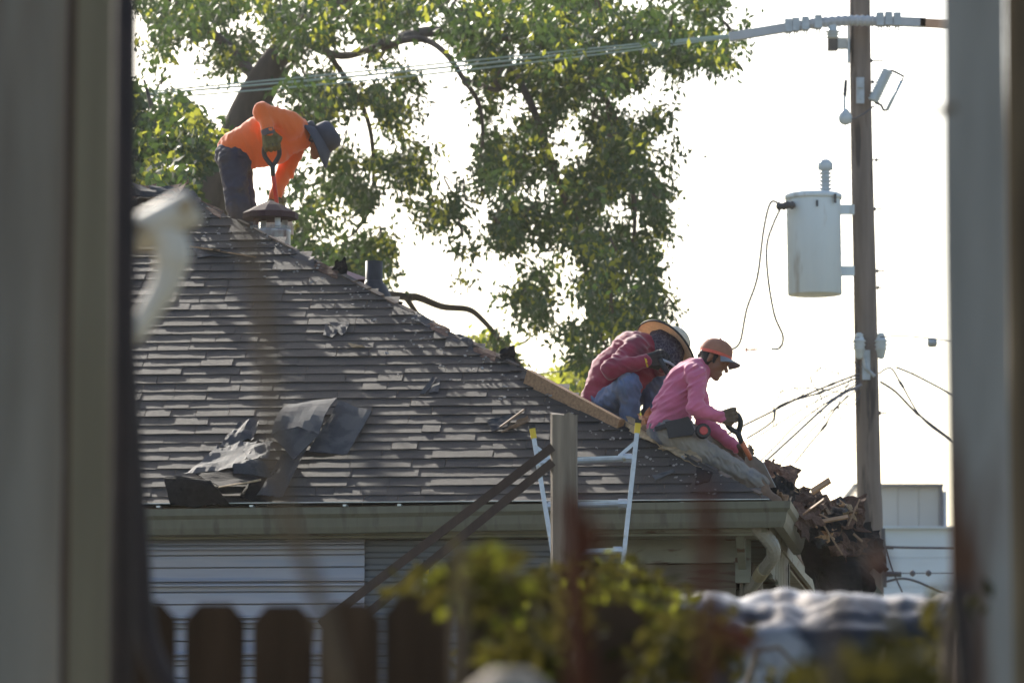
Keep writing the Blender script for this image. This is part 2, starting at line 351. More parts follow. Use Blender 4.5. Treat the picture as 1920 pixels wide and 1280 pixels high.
for c in range(NC + 1):
    v0 = c * EXPO - 0.03
    uh = v0 * math.cos(SA)                       # the hip: u equals plan run
    u = 7.6 + random.uniform(0, 0.3)
    while True:
        wi = random.choices(range(6), [1, 2, 3, 3, 2, 1.5])[0]
        if u - widths[wi] < uh + 0.02: break
        thick = random.random()
        lift = random.choices([0.000, 0.002, 0.0035, 0.005], [4, 3, 2, 1.4])[0]
        cand.append((u, v0 + random.uniform(-0.0025, 0.0025) + 0.004 * math.sin(u * 1.1 + c), wi, random.randrange(4), lift, random.uniform(-0.003, 0.003)))
        u -= widths[wi]
    # a piece cut along the hip
    cand.append((u, v0, None, uh, random.choice([0.002, 0.004, 0.006]), 0))
LO = WL[house]
def visible(u, v):
    p = roof(u, v); px = 960 + FPX * p.x / (p.y * cp); return 195 < px < 1500
vis = [c_ for c_ in cand if visible(c_[0], c_[1])]; hid = [c_ for c_ in cand if not visible(c_[0], c_[1])]
vis.sort(key=lambda c_: -(widths[c_[2]] if c_[2] is not None else c_[0] - c_[3]) * (1.0 / (1 + 0.03 * c_[1])))
parts_, rest = vis[:298], vis[298:] + hid
def cut_piece(u, v0, uh, lift):
    # quad from u to the hip, right edge ragged along the hip line
    L = EXPO * 1.5; k = math.cos(SA)
    def pt(uu, vv, h): return (roof(uu, vv, h + lift))
    m = 4; top = []; bot = []
    for i in range(m + 1):
        t = i / m
        vv = v0 + L * t
        uu = vv * k + random.uniform(-0.012, 0.02)
        bot.append((uu, vv))
    V = [pt(u, v0, 0), pt(u, v0, .007)]
    n0 = max(1, int((u - bot[0][0]) / .1))
    poly = [(u, v0)] + [(u - (u - bot[0][0]) * i / n0, v0 + random.uniform(-.006, .006)) for i in range(1, n0)] + bot
    poly = [q for q in poly if q[0] <= u + 1e-6]
    if poly[-1][1] < v0 + L - 1e-4 or poly[-1][0] < u - 1e-3: poly.append((u, min(v0 + L, u / k)))
    mb = MB(); mb.prism([pt(a, b, 0.003 * (1 - (b - v0) / L)) for a, b in poly], NRM * 0.010); return mb
for (u, v0, wi, var, lift, yaw) in parts_:
    if wi is None:
        cut_piece(u, v0, var, lift).build('shingle', M['shingle'], roof_o); continue
    o = bpy.data.objects.new('shingle', shingle_mesh(wi, var)); link(o); o.parent = roof_o; WL[o] = LO
    o.matrix_local = Matrix.Translation(roof(u, v0, lift) - LO) @ BASIS @ Matrix.Rotation(yaw, 4, 'Z') @ Matrix.Rotation(-lift / 0.26 * 0.6, 4, 'X')
st = MB()
for (u, v0, wi, var, lift, yaw) in rest:
    if wi is None:
        q = cut_piece(u, v0, var, lift); st.add(q.v, q.f); continue
    me = shingle_mesh(wi, var); X = Matrix.Translation(roof(u, v0, lift)) @ BASIS @ Matrix.Rotation(-lift / 0.26 * 0.6, 4, 'X')
    st.add([X @ vv.co for vv in me.vertices], [tuple(p.vertices) for p in me.polygons])
tag(st.build('shingle_field', M['shingle'], roof_o), kind='stuff')
# gutter: K-profile swept along the front eave and round the corner
def sweep(prof, path, frames):
    mb = MB(); n = len(prof); V = []
    for p, (ox, oz) in zip(path, frames):
        for a, b in prof: V.append(p + ox * a + oz * b)
    F = []
    for i in range(len(path) - 1):
        for k in range(n):
            k2 = (k + 1) % n; F.append((i * n + k, (i + 1) * n + k, (i + 1) * n + k2, i * n + k2))
    F.append(tuple(range(n))); F.append(tuple((len(path) - 1) * n + k for k in range(n))[::-1])
    return mb.add(V, F)
Z = Vector((0, 0, 1))
kp = [(0.0, -0.005), (0.015, -0.005), (0.015, -0.13), (0.075, -0.13), (0.09, -0.10), (0.10, -0.055), (0.12, -0.035), (0.125, 0.0), (0.11, 0.0), (0.105, -0.025), (0.085, -0.05), (0.075, -0.095), (0.062, -0.118), (0.028, -0.118), (0.028, -0.02), (0.0, -0.02)]
kp = [(a, b * 1.25) for a, b in kp]
path = []; fr = []
for i in range(13):
    u = 8.0 * (1 - i / 12)
    path.append(CORNER - EX * u + Z * (-0.012 - 0.007 * u + random.uniform(-.003, .003)) - EI * 0.015)
    fr.append((-EI, Z))
path[-1] = CORNER + Z * -0.012 - EI * 0.015 + EX * 0.015; fr[-1] = ((-EI + EX), Z)
path.append(CORNER + EI * 2.6 + EX * 0.015 + Z * -0.02); fr.append((EX, Z))
gut = sweep(kp, path, fr).build('gutter', M['gutter'], house)
for u in (0.55, 1.3, 2.35, 2.7, 3.3, 3.9):
    hb = MB(); hb.box(CORNER - EX * u - EI * 0.07 + Z * -0.02, (0.012, 0.055, 0.006), Matrix((EX, EI, Z)).transposed()); hb.build('hanger', M['gutter_in'], gut)

# drip edge metal under the first course
de = MB(); de.bar(CORNER - EX * 8 - EI * 0.03 + Z * .002, CORNER - EI * 0.03 + Z * .004, 0.09, 0.004); de.build('drip_edge', M['gutter_in'], house)
# fascia, soffit, wall planks
MX = Matrix((EX, EI, Z)).transposed()
fa = MB(); fa.box(CORNER - EX * 4.5 + EI * 0.02 + Z * -0.11, (4.48, 0.014, 0.09), MX); fa.build('fascia', M['trim'], house)
fb = MB(); fb.box(CORNER + EI * 4.6 - EX * 0.02 + Z * -0.11, (0.014, 4.55, 0.09), MX); fb.build('fascia', M['trim'], house)
so = MB(); so.box(CORNER - EX * 4.5 + EI * 0.22 + Z * -0.21, (4.46, 0.18, 0.008), MX); so.build('soffit', M['trim'], house)
so = MB(); so.box(CORNER - EX * 0.24 + EI * 4.6 + Z * -0.215, (0.19, 4.2, 0.008), MX); so.build('soffit', M['trim'], house)
WI = 0.42
def plank(u0, u1, z0, z1, m, nm='plank', out=0.0):
    b = MB(); zc = (z0 + z1) / 2
    b.box(CORNER - EX * (u0 + u1) / 2 + EI * (WI - out) + Z * (zc - EAVE + 0), ((u1 - u0) / 2, 0.012, (z1 - z0) / 2), MX @ Matrix.Rotation(R(-3), 3, 'X')); return b.build(nm, m, house)
plank(0.20, 5.0, EAVE - 0.37, EAVE - 0.20, M['trim'], 'frieze_board', 0.03)
plank(0.14, 0.24, EAVE - 0.50, EAVE - 0.22, M['trim'], 'corner_board', 0.05)
z = EAVE - 0.375
k = 0
while z > 1.2:
    plank(0.24, 5.2, z - 0.115, z, M['siding'], 'siding_board'); z -= 0.108
    k += 1
wl = MB(); wl.box(CORNER - EX * 4.6 + EI * (D1 / 2 + .15) + Z * (-EAVE / 2 - .1), (4.34, D1 / 2 - 0.42, EAVE / 2 - 0.12), MX); wl.build('wall', M['wall_dark'], house)
# short vertical boards boxed in on the side under the eave
for i in range(7):
    b = MB(); dpt = 0.55 + i * 0.36
    b.box(CORNER - EX * 0.03 + EI * dpt + Z * (-0.30 - 0.02 * (i % 2)), (0.012, 0.17, 0.13), MX); b.build('frieze_board', M['trim'], house)
for i in range(8):
    b = MB(); b.box(CORNER - EX * 0.20 + EI * 1.6 + Z * (-0.50 - i * 0.16), (0.012, 1.2, 0.078), MX @ Matrix.Rotation(R(3), 3, 'Y')); b.build('siding_board', M['siding'], house)
b = MB(); b.box(CORNER - EX * 0.10 + EI * 2.85 + Z * (-0.85), (0.09, 0.05, 0.62), MX); b.build('corner_board', M['trim'], house)
# eave bracket and downspout
b = MB(); b.prism([CORNER - EX * 0.17 + EI * 0.05 + Z * q for q in (-0.2,)] + [CORNER - EX * 0.17 + EI * WI + Z * -0.2, CORNER - EX * 0.17 + EI * WI + Z * -0.45, CORNER - EX * 0.17 + EI * 0.33 + Z * -0.40], -EX * 0.05); b.build('eave_bracket', M['trim'], house)
YD = 36.05
dp = [P(1415, 975, YD), P(1420, 990, YD), P(1436, 1006, YD + .02), P(1449, 1024, YD + .05), P(1450, 1042, YD + .1), P(1440, 1058, YD + .17), P(1415, 1092, YD + .35), P(1365, 1165, YD + .6), P(1362, 1400, YD + .62)]
def smooth_path(p, n=4):
    out = []
    for i in range(len(p) - 1):
        p0, p1, p2, p3 = p[max(i - 1, 0)], p[i], p[i + 1], p[min(i + 2, len(p) - 1)]
        for j in range(n):
            t = j / n
            out.append(0.5 * ((2 * p1) + (p2 - p0) * t + (2 * p0 - 5 * p1 + 4 * p2 - p3) * t * t + (3 * p1 - p0 - 3 * p2 + p3) * t ** 3))
    out.append(p[-1]); return out
dpp = smooth_path(dp, 6); b = MB(); b.tube(dpp, [0.052 + (0.003 if (i % 2 and 6 < i < 32) else 0) for i in range(len(dpp))], 12, 0.8)
ds = b.build('downspout', M['downspout'], house)
b = MB(); q0, q1 = P(1433, 1066, YD + .21), P(1424, 1079, YD + .29); b.tube([q0, q1], 0.056, 12, 0.82); b.build('strap', mat('tape_yellowed', (0.30, 0.25, 0.15), 0.6), ds)
# lower side gutter end beyond the heap
b = MB(); b.bar(P(1572, 1040, 40.5), P(1640, 1130, 40.5), 0.05, 0.17, up=(0.8, 0, .6)); b.build('side_gutter', M['gutter'], house)
# corrugated panels under the front gutter
def corrugated(name, x0, x1, ytop, depth, m, major, label=None, phase=0):
    zt = P(700, ytop, depth).z; zb = 2.2; prof = []; z = zt; i = 0
    per = 0.0785
    while z > zb:
        mj = ((i + phase) % 3 == 0)
        d = 0.05 if mj and major else 0.03
        if mj and major: seq = [(0, 0), (0.008, d), (0.016, d), (0.022, 0.004), (0.030, 0.004), (0.036, d), (0.046, d), (0.052, 0)]
        elif major: seq = [(0, 0), (0.003, -d), (0.008, -d), (0.011, 0)]
        else: seq = [(0, 0), (0.012, 0.014), (0.034, 0.014), (0.046, 0)]
        for a, dd in seq: prof.append((z - a, dd))
        z -= per; i += 1
    xs = [x0 + (x1 - x0) * k / 14 for k in range(15)]
    V = []; n = len(prof)
    for x in xs:
        base = P(x, 1000, depth); yy = depth + (960 - x) / ppm(depth) * math.tan(PHI)
        for zz, dd in prof: V.append((base.x, yy - dd + random.uniform(-.0015, .0015), zz))
    F = [(i * n + k, (i + 1) * n + k, (i + 1) * n + k + 1, i * n + k + 1) for i in range(len(xs) - 1) for k in range(n - 1)]
    b = MB(); b.add(V, F); o = b.build(name, m, house)
    if label: o['label'] = label
    return o
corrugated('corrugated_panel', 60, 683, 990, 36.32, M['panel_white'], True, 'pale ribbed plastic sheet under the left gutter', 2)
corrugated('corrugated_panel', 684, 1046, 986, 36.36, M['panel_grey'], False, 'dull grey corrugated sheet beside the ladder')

# ------------------------------------------------------------------ loose sheets on the roof
def crumple(name, P4, m, label, cat, group=None, n=(8, 8), amp=0.03, jag=0.02, th=0.006, arch=0.0, seed=0, parent=None):
    """a torn sheet: bilinear between four corners, lifted, crumpled and ragged-edged"""
    r_ = random.Random(seed); nx, ny = n; a, b_, c, d = P4
    nn = (b_ - a).cross(d - a).normalized()
    if nn.z < 0 and nn.y > 0: nn = -nn
    V = []
    for j in range(ny + 1):
        for i in range(nx + 1):
            s, t = i / nx, j / ny
            ss, tt = s, t
            if i in (0, nx): ss += r_.uniform(-jag, jag)
            if j in (0, ny): tt += r_.uniform(-jag, jag)
            p = a * (1 - ss) * (1 - tt) + b_ * ss * (1 - tt) + c * ss * tt + d * (1 - ss) * tt
            nz = float(vnoise(np.array([s * 3.1 + seed * 1.7, t * 3.1 + seed * 0.9, seed * .37]), 3)) + 0.5 * float(vnoise(np.array([s * 7 + seed, t * 7, 2.5]), 4))
            p = p + nn * (amp * nz + arch * math.sin(math.pi * t) * (1 - 0.3 * s))
            V.append(p)
    k = len(V); V2 = V + [p - nn * th for p in V]
    w_ = nx + 1; F = []
    for j in range(ny):
        for i in range(nx):
            q = j * w_ + i; F += [(q, q + 1, q + 1 + w_, q + w_), (k + q, k + q + w_, k + q + 1 + w_, k + q + 1)]
    for i in range(nx): F += [(i, k + i, k + i + 1, i + 1), (ny * w_ + i, ny * w_ + i + 1, k + ny * w_ + i + 1, k + ny * w_ + i)]
    for j in range(ny): F += [(j * w_, (j + 1) * w_, k + (j + 1) * w_, k + j * w_), (j * w_ + nx, k + j * w_ + nx, k + (j + 1) * w_ + nx, (j + 1) * w_ + nx)]
    mb = MB(); mb.add(V2, F)
    if parent: return mb.build(name, m, parent)
    cen = sum(V, Vector()) / len(V)
    o = mb.build(name, m, origin=cen); tag(o, label, cat, group); return o
def rs(*q): return [on_roof(x, y, h) for x, y, h in q]
G1 = 'torn shingle sheets heaped above the gutter'
crumple('torn_shingle', rs((545, 756, .05), (633, 746, .13), (597, 812, .16), (508, 815, .10)), M['greyback'], 'big arched grey shingle sheet folded over at the top of the heap above the gutter', 'shingle', G1, amp=.012, jag=.01, seed=1, arch=.05)
crumple('torn_shingle', rs((636, 752, .06), (697, 771, .05), (651, 850, .035), (578, 846, .05)), M['greyback'], 'flat two-tone grey shingle sheet at the right of the heap above the gutter', 'shingle', G1, amp=.008, jag=.008, seed=2)
crumple('torn_shingle', rs((509, 814, .14), (558, 798, .20), (597, 813, .17), (550, 860, .13)), M['greyback'], 'small square grey shingle lying on the big arched sheet', 'shingle', G1, amp=.008, jag=.01, seed=3)
crumple('torn_shingle', rs((530, 850, .08), (580, 830, .07), (528, 932, .03), (482, 926, .05)), M['tarred'], 'long dark shingle strip hanging below the square grey one', 'shingle', G1, amp=.015, seed=4)
crumple('torn_shingle', rs((450, 784, .05), (488, 788, .03), (472, 826, .08), (410, 838, .07)), M['tarred'], 'crumpled shiny strip at the upper left of the heap above the gutter', 'shingle', G1, amp=.035, seed=5, n=(8, 12))
crumple('torn_shingle', rs((408, 838, .05), (482, 824, .13), (452, 872, .15), (345, 890, .05)), M['tarred'], 'wide dark glittering shingle in the middle of the heap above the gutter', 'shingle', G1, amp=.025, seed=6, n=(12, 8))
crumple('torn_shingle', rs((455, 838, .12), (512, 826, .15), (500, 858, .17), (466, 862, .16)), M['tarred'], 'short sunlit shingle scrap tucked under the small square grey one', 'shingle', G1, amp=.02, seed=7)
crumple('torn_shingle', rs((449, 868, .14), (487, 856, .20), (512, 892, .10), (436, 884, .16)), M['tarred'], 'dark tented shingle over the pale curled edge', 'shingle', G1, amp=.012, seed=8, arch=.03)
crumple('torn_shingle', rs((365, 885, .06), (442, 880, .14), (490, 899, .12), (412, 912, .18)), M['felt'], 'flat black felt sheet with a pale curled front edge', 'shingle', G1, amp=.01, seed=9)
crumple('torn_shingle', rs((410, 911, .19), (488, 897, .13), (489, 899, .13), (411, 913, .20)), M['fibre'], 'thin pale torn edge strip along the front of the heap', 'shingle', G1, amp=.004, seed=10, n=(10, 2))  # pale strip added to paint the sheet's lit front edge
crumple('torn_shingle', rs((340, 905, .06), (395, 903, .16), (430, 945, .08), (322, 950, .02)), M['felt'], 'black rolled felt bulging over the gutter edge', 'shingle', G1, amp=.02, seed=11, arch=.14, n=(12, 10))
crumple('torn_shingle', rs((470, 890, .04), (520, 880, .06), (510, 940, .02), (450, 935, .02)), M['felt'], 'black felt flap under the front of the heap', 'shingle', G1, amp=.02, seed=12)
G2 = 'small shingle scraps lying on the roof'
crumple('torn_shingle', rs((610, 606, .02), (634, 620, .02), (624, 632, .02), (606, 628, .02)), M['tarred'], 'small blue-grey shingle scrap left of its torn neighbour high on the roof', 'shingle', G2, n=(4, 4), amp=.006, seed=13)
crumple('torn_shingle', rs((617, 603, .02), (656, 603, .025), (650, 620, .02), (640, 628, .02)), M['tarred'], 'blue-grey shingle scrap with torn corner high on the roof', 'shingle', G2, n=(5, 4), amp=.006, seed=14)
crumple('torn_shingle', rs((652, 643, .02), (678, 646, .03), (684, 650, .02), (660, 650, .02)), M['fibre'], 'pale curled chip in the middle of the roof', 'shingle', G2, n=(5, 3), amp=.008, seed=15)
crumple('torn_shingle', rs((811, 706, .03), (820, 708, .03), (796, 739, .02), (787, 738, .02)), M['greyback'], 'narrow grey strip lying aslant in the middle of the roof', 'shingle', G2, n=(3, 8), amp=.006, seed=16)
crumple('torn_shingle', rs((806, 714, .015), (826, 708, .015), (822, 734, .015), (804, 736, .015)), M['tarred'], 'dark scrap under the narrow aslant grey strip', 'shingle', G2, n=(4, 4), amp=.006, seed=17)
crumple('torn_shingle', rs((912, 786, .03), (960, 776, .05), (952, 800, .03), (922, 808, .02)), M['greyback'], 'split grey shingle scrap left of the ladder', 'shingle', G2, n=(6, 5), amp=.02, seed=18)
crumple('torn_shingle', rs((950, 800, .03), (990, 778, .05), (994, 786, .03), (940, 812, .02)), M['splinter'], 'brown torn scrap beside the ladder top', 'shingle', G2, n=(6, 4), amp=.02, seed=19)
crumple('torn_shingle', rs((1222, 890, .03), (1262, 879, .04), (1266, 884, .03), (1228, 900, .02)), M['greyback'], 'pale curled strip low on the roof right of the ladder', 'shingle', G2, n=(6, 3), amp=.01, seed=20)
crumple('torn_shingle', rs((1306, 874, .02), (1336, 884, .03), (1330, 902, .02), (1304, 908, .02)), M['felt'], 'dark flap under the leg of the man in the pink shirt', 'shingle', G2, n=(4, 4), amp=.01, seed=21)
crumple('torn_shingle', rs((360, 462, .02), (400, 468, .06), (470, 480, .02), (372, 484, .01)), M['tarred'], 'lifted dark shingle near the roof peak', 'shingle', G2, n=(8, 4), amp=.02, seed=22)
b = MB(); b.bar(on_roof(356, 462, .05), on_roof(412, 470, .05), 0.015, 0.012); tag(b.build('wood_sliver', M['splinter']), 'thin brown wood sliver under the lifted shingle near the peak', 'wood', 'wood slivers on the roof')
b = MB(); b.bar(on_roof(402, 469, .045), on_roof(480, 482, .03), 0.012, 0.010); tag(b.build('wood_sliver', M['splinter']), 'longer brown wood sliver below the roof peak', 'wood', 'wood slivers on the roof')
b = MB(); b.bar(on_roof(938, 800, .04), on_roof(982, 768, .07), 0.012, 0.010); tag(b.build('wood_sliver', M['splinter']), 'brown stick lying on the split grey scrap left of the ladder', 'wood', 'wood slivers on the roof')
# granule grit and chips scattered near the hip
ch = MB()
for i in range(260):
    s_ = random.random(); u0 = random.uniform(0.25, RUN * 0.98); off = abs(random.gauss(0, 0.22)) + 0.02
    vv = u0 / math.cos(SA) - off * 1.2
    if vv < 0.05: continue
    p = roof(u0 + off * .4, vv, 0.022); sz = random.uniform(.003, .009)
    ch.box(p, (sz, sz * random.uniform(.5, 1.4), sz * .4), BASIS.to_3x3() @ Matrix.Rotation(random.random() * 6, 3, 'Z') @ Matrix.Rotation(random.uniform(-.5, .5), 3, 'X'))
tag(ch.build('roof_grit', mat('pale_grit', (0.26, 0.24, 0.22), 0.9, var=0.5, scale=40)), 'pale crumbs and chips scattered along the hip of the roof', 'grit', kind='stuff')
# what is left of the hip: torn cap shingles along the hip line
def hipp(s, h=0.0, side=0.0): return CORNER + (-EX + EI) * s + Z * (SLOPE * s + h) + EX * side
def hip_s(px):
    lo, hi = -1, 8
    for _ in range(50):
        m_ = (lo + hi) / 2; q = hipp(m_)
        if 960 + FPX * q.x / (q.y * cp) > px: lo = m_
        else: hi = m_
    return lo
G3 = 'torn cap shingles left along the hip'
capl = [(345, 'curled cap shingle at the top of the hip'), (385, 'cap shingle below the curled one near the peak'), (560, 'cap shingle just right of the rusty flue'), (605, 'cap shingle left of the black vent pipe'),
        (780, 'cap shingle right of the black vent pipe'), (815, 'split cap shingle above the long bare hip edge'), (860, 'worn cap shingle halfway down the hip'), (905, 'cap shingle uphill of the loose plank')]
for i, (px, lb) in enumerate(capl):
    s0 = hip_s(px - 16); s1 = hip_s(px + 26)
    A_ = [hipp(s0, .012) - UP * .12, hipp(s0, .02), hipp(s1, .035), hipp(s1, .02) - UP * .12]
    crumple('cap_shingle', A_, M['scrap'] if i % 2 else M['tarred'], lb, 'shingle', G3, n=(4, 5), amp=.012, jag=.05, seed=40 + i)
for i, (px, lb) in enumerate([(950, 'small black scrap sticking up uphill of the loose plank'), (632, 'ragged black flashing scrap in front of the maroon hood')]):
    s0 = hip_s(px); p = hipp(s0, .02)
    crumple('torn_shingle', [p + Vector((-.05, 0, 0)), p + Vector((.06, .02, -.03)), p + Vector((.05, .03, .10)), p + Vector((-.03, .03, .085))], M['felt'], lb, 'shingle', G3, n=(5, 5), amp=.02, jag=.12, seed=60 + i)
hipm = mat('worn_hip_wood', (0.17, 0.12, 0.085), 0.9, var=0.5, scale=18, second=(0.06, 0.05, 0.045), mask=(0.45, 0.6), mscale=9)
hps = smooth_path([hipp(hip_s(q), .012 + random.uniform(-.004, .006)) for q in (395, 470, 560, 640, 720, 800, 870, 950, 1030, 1110, 1190, 1270, 1350, 1436)], 3)
for i_ in range(len(hps) - 1):
    if random.random() < .72:
        hb = MB(); hb.bar(hps[i_], hps[i_].lerp(hps[i_ + 1], random.uniform(.6, 1)), random.uniform(.02, .045), .012 + random.uniform(0, .012), up=(0, -.4, .9)); hb.build('hip_board', hipm, house)

# rubble at the peak
for i in range(9):
    px = 252 + i * 11; py = 352 - 12 * math.sin((i + 1) / 10 * math.pi) + random.uniform(-4, 4)
    p = P(px, py + 8, hip_plan(RUN).y - 0.1 + random.uniform(-.15, .1)); a = random.uniform(-.6, .6); L_ = random.uniform(.09, .16)
    d1 = Vector((math.cos(a), .2, math.sin(a))) * L_; d2 = Vector((-math.sin(a) * .3, -.7, -.45)) * .24
    crumple('torn_shingle', [p - d1, p + d1, p + d1 + d2, p - d1 + d2], [M['tarred'], M['scrap'], M['greyback']][i % 3], 'ragged shingle scrap in the mound on the roof peak', 'shingle', 'shingle scraps mounded on the roof peak', n=(5, 4), amp=.03, jag=.08, seed=70 + i)

# ------------------------------------------------------------------ flue, vents
YF = hip_plan(hip_s(510)).y + 0.9
k_ = 1 / ppm(YF)
fc = P(507, 463, YF)
flue = thing('flue_chimney', 'rusty galvanised flue pipe with maroon conical cap', 'chimney', P(507, 560, YF))
rr = 38 * k_
b = MB(); b.lathe([(rr * 1.0, -0.55), (rr, 0.10), (rr * 1.02, 0.105), (rr * 1.02, 0.12), (rr * .94, 0.121), (rr * .94, 0.05)], fc, n=28, caps=False); b.build('pipe', M['galv'], flue, True)
b = MB(); b.lathe([(rr * .97, 0.09), (rr * .97, 0.20), (rr * .955, 0.20), (rr * .955, 0.09)], fc, n=28, caps=False); 
mesh_band = MB()
for k in range(40):
    a = 2 * math.pi * k / 40; q = fc + Vector((math.cos(a) * rr, math.sin(a) * rr, 0)); mesh_band.tube([q + Z * .10, q + Z * .15], 0.0022, 4)
for zz in (0.11, 0.125, 0.14):
    mesh_band.lathe([(rr - .002, zz - .002), (rr + .002, zz), (rr - .002, zz + .002)], fc, n=28, caps=False)
mesh_band.build('spark_screen', M['hard'], flue)
for k in range(4):
    a = 0.5 + k * math.pi / 2; q = fc + Vector((math.cos(a) * rr * .8, math.sin(a) * rr * .8, 0)); b = MB(); b.box(q + Z * .17, (.02, .012, .10)); b.build('cap_leg', M['galv'], flue)
cr = 53 * k_
cz = (P(512, 408, YF) - fc).z
b = MB(); b.lathe([(cr * .98, cz - .012), (cr, cz - .01), (cr, cz + .03), (cr * .97, cz + .035), (cr * .5, cz + .085), (0.01, cz + .125)], fc, n=10); b.build('cap', M['cap'], flue)
YV = hip_plan(hip_s(700)).y + 0.6; kv = 1 / ppm(YV)
vent = thing('vent_pipe', 'short black plumbing vent pipe with flared base', 'vent', P(701, 580, YV))
vc = P(701, 550, YV)
b = MB(); zt = (P(701, 490, YV) - vc).z
b.lathe([(16.5 * kv, -.05), (16.5 * kv, zt), (13.5 * kv, zt), (13.5 * kv, zt - .05)], vc, n=20, caps=False); b.build('pipe', M['black_pipe'], vent, True)
b = MB(); z0 = (P(701, 560, YV) - vc).z; z1 = (P(701, 531, YV) - vc).z
b.lathe([(40 * kv, z0 - .1), (36 * kv, z0), (24 * kv, z1 - .02), (18 * kv, z1), (17 * kv, z1 + .02)], vc, n=20); b.build('flashing_boot', M['black_pipe'], vent, True)
a_, b_, c_, d_ = P(672, 546, YV - .1), P(752, 570, YV - .05), P(756, 578, YV - .05), P(700, 562, YV - .2)
crumple('torn_shingle', [a_, b_, c_, d_], M['felt'], 'curled black felt flap in front of the vent pipe', 'shingle', G3, n=(8, 4), amp=.02, jag=.05, seed=81)
crumple('torn_shingle', [P(715, 562, YV - .16), P(748, 568, YV - .12), P(752, 576, YV - .12), P(730, 576, YV - .18)], M['splinter'], 'brown underside of the curled felt flap by the vent pipe', 'shingle', G3, n=(5, 3), amp=.012, seed=82)
YH = YV + 1.2
hood = thing('roof_hood', 'faded maroon metal roof vent hood behind the vent pipe', 'vent', P(655, 560, YH))
h0, h1, h2, h3 = P(638, 500, YH), P(622, 526, YH), P(690, 526, YH), P(692, 522, YH)
b = MB(); b.prism([P(618, 524, YH - .15), P(639, 503, YH), P(694, 523, YH - .15)], Vector((0, .45, .02))); b.build('hood', M['maroon_dull'], hood)
b = MB(); b.box(P(655, 536, YH + .05), (0.11, .12, .05)); b.build('base', M['cap'], hood)

# loose plank on the hip
pk = MB(); pa, pb = hipp(hip_s(1000), .09, .0) , hipp(hip_s(1165), .045, .0)
pk.bar(P(990, 707, pa.y - .10), P(1163, 800, pb.y - .10), 0.05, 0.10, up=(0.3, -0.3, 0.9)); 
tag(pk.build('wooden_plank', M['plank'], origin=(pa + pb) / 2), 'long brown wooden plank lying loose along the hip behind the ladder', 'plank')
# bare hip board, and the torn fibre edge under the seated man
for i, (x0, x1, lb) in enumerate([(1175, 1250, 'tan fibrous underlayment lump beside the ladder top'), (1240, 1320, 'tan fibrous underlayment strip under the man in the pink shirt')]):
    s0, s1 = hip_s(x0), hip_s(x1); A_ = [hipp(s0, .01) - UP * .10, hipp(s0, .07) + EI * .1, hipp(s1, .06) + EI * .1, hipp(s1, .01) - UP * .10]
    crumple('underlayment', A_, M['fibre'], lb, 'underlayment', n=(8, 10), amp=.035, jag=.05, seed=90 + i, arch=.02)
a_ = P(1218, 792, hipp(hip_s(1218)).y)
crumple('work_rag', [a_ + Vector((-.06, 0, -.02)), a_ + Vector((0.07, .02, .0)), a_ + Vector((.06, .12, .09)), a_ + Vector((-.07, .10, .08))], M['rag'], 'crumpled orange rag beside the yellow ladder cap', 'rag', n=(9, 9), amp=.05, jag=.08, seed=95)

# ------------------------------------------------------------------ debris heap over the right eave
GH = 'ragged scraps in the heap at the right end of the roof'
def heap_sheet(px, py, Y, L_, W_, tilt, m, i, droop=0.4, lb='ragged brown shingle scrap in the heap spilling over the right eave', seed0=200):
    p = P(px, py, Y); r_ = random.Random(seed0 + i)
    d1 = Vector((math.cos(tilt), r_.uniform(-.3, .3), math.sin(tilt))).normalized() * L_ / 2
    d2 = Vector((r_.uniform(-.3, .3), -r_.uniform(.3, 1), -droop)).normalized() * W_ / 2
    crumple('shingle_scrap', [p - d1 - d2, p + d1 - d2, p + d1 + d2, p - d1 + d2], m, lb, 'scrap', GH, n=(7, 7), amp=.035, jag=.09, seed=seed0 + i)
hp = [(1445, 905, 37.4), (1462, 893, 37.6), (1478, 905, 37.4), (1492, 918, 37.6), (1505, 930, 37.3), (1520, 935, 37.7), (1470, 925, 37.0), (1490, 945, 37.1), (1510, 958, 37.2), (1530, 950, 37.7),
      (1545, 960, 37.9), (1560, 950, 38.1), (1575, 968, 38.2), (1588, 962, 38.3), (1535, 975, 37.4), (1555, 985, 37.6), (1575, 995, 37.9), (1595, 985, 38.3), (1550, 1005, 37.5), (1572, 1015, 37.7), (1592, 1020, 38.0), (1458, 882, 38.0), (1448, 918, 36.9), (1500, 970, 37.0), (1585, 945, 38.5)]
for i, (x, y, Y) in enumerate(hp):
    heap_sheet(x, y + 6, Y, random.uniform(.14, .28), random.uniform(.16, .28), random.uniform(-1.0, .3), [M['scrap'], M['scrap'], M['felt'], M['scrap']][i % 4], i)
for i in range(26):
    x, y, Y = random.choice(hp); heap_sheet(x + random.uniform(-12, 12), y + random.uniform(-8, 14), Y - .15, random.uniform(.07, .16), random.uniform(.06, .12), random.uniform(-1.2, .8), [M['scrap'], M['greyback'], M['fibre'], M['scrap'], M['splinter']][i % 5], i, lb='small torn bit lying on the debris heap at the right eave', seed0=500)
for i, (x0, y0, x1, y1) in enumerate([(1535, 1005, 1600, 1120), (1560, 1000, 1625, 1075), (1545, 1040, 1590, 1150), (1580, 1000, 1615, 1060)]):
    Y = 38.0 + i * .25; w_ = Vector((.26, .1, .03))
    crumple('felt_sheet', [P(x0, y0 - 10, Y), P(x0, y0 - 10, Y) + w_, P(x1, y1, Y - .2) + w_ * .6, P(x1, y1, Y - .2) - w_ * .5], M['felt'], ['narrow black felt strip hanging nearest the gutter end', 'black felt flap hanging furthest right beside the pole foot', 'long black felt strip reaching lowest below the heap', 'short black felt flap between the heap and the pole'][i], 'felt', 'black felt sheets hanging from the right eave', n=(8, 10), amp=.06, jag=.07, seed=300 + i)
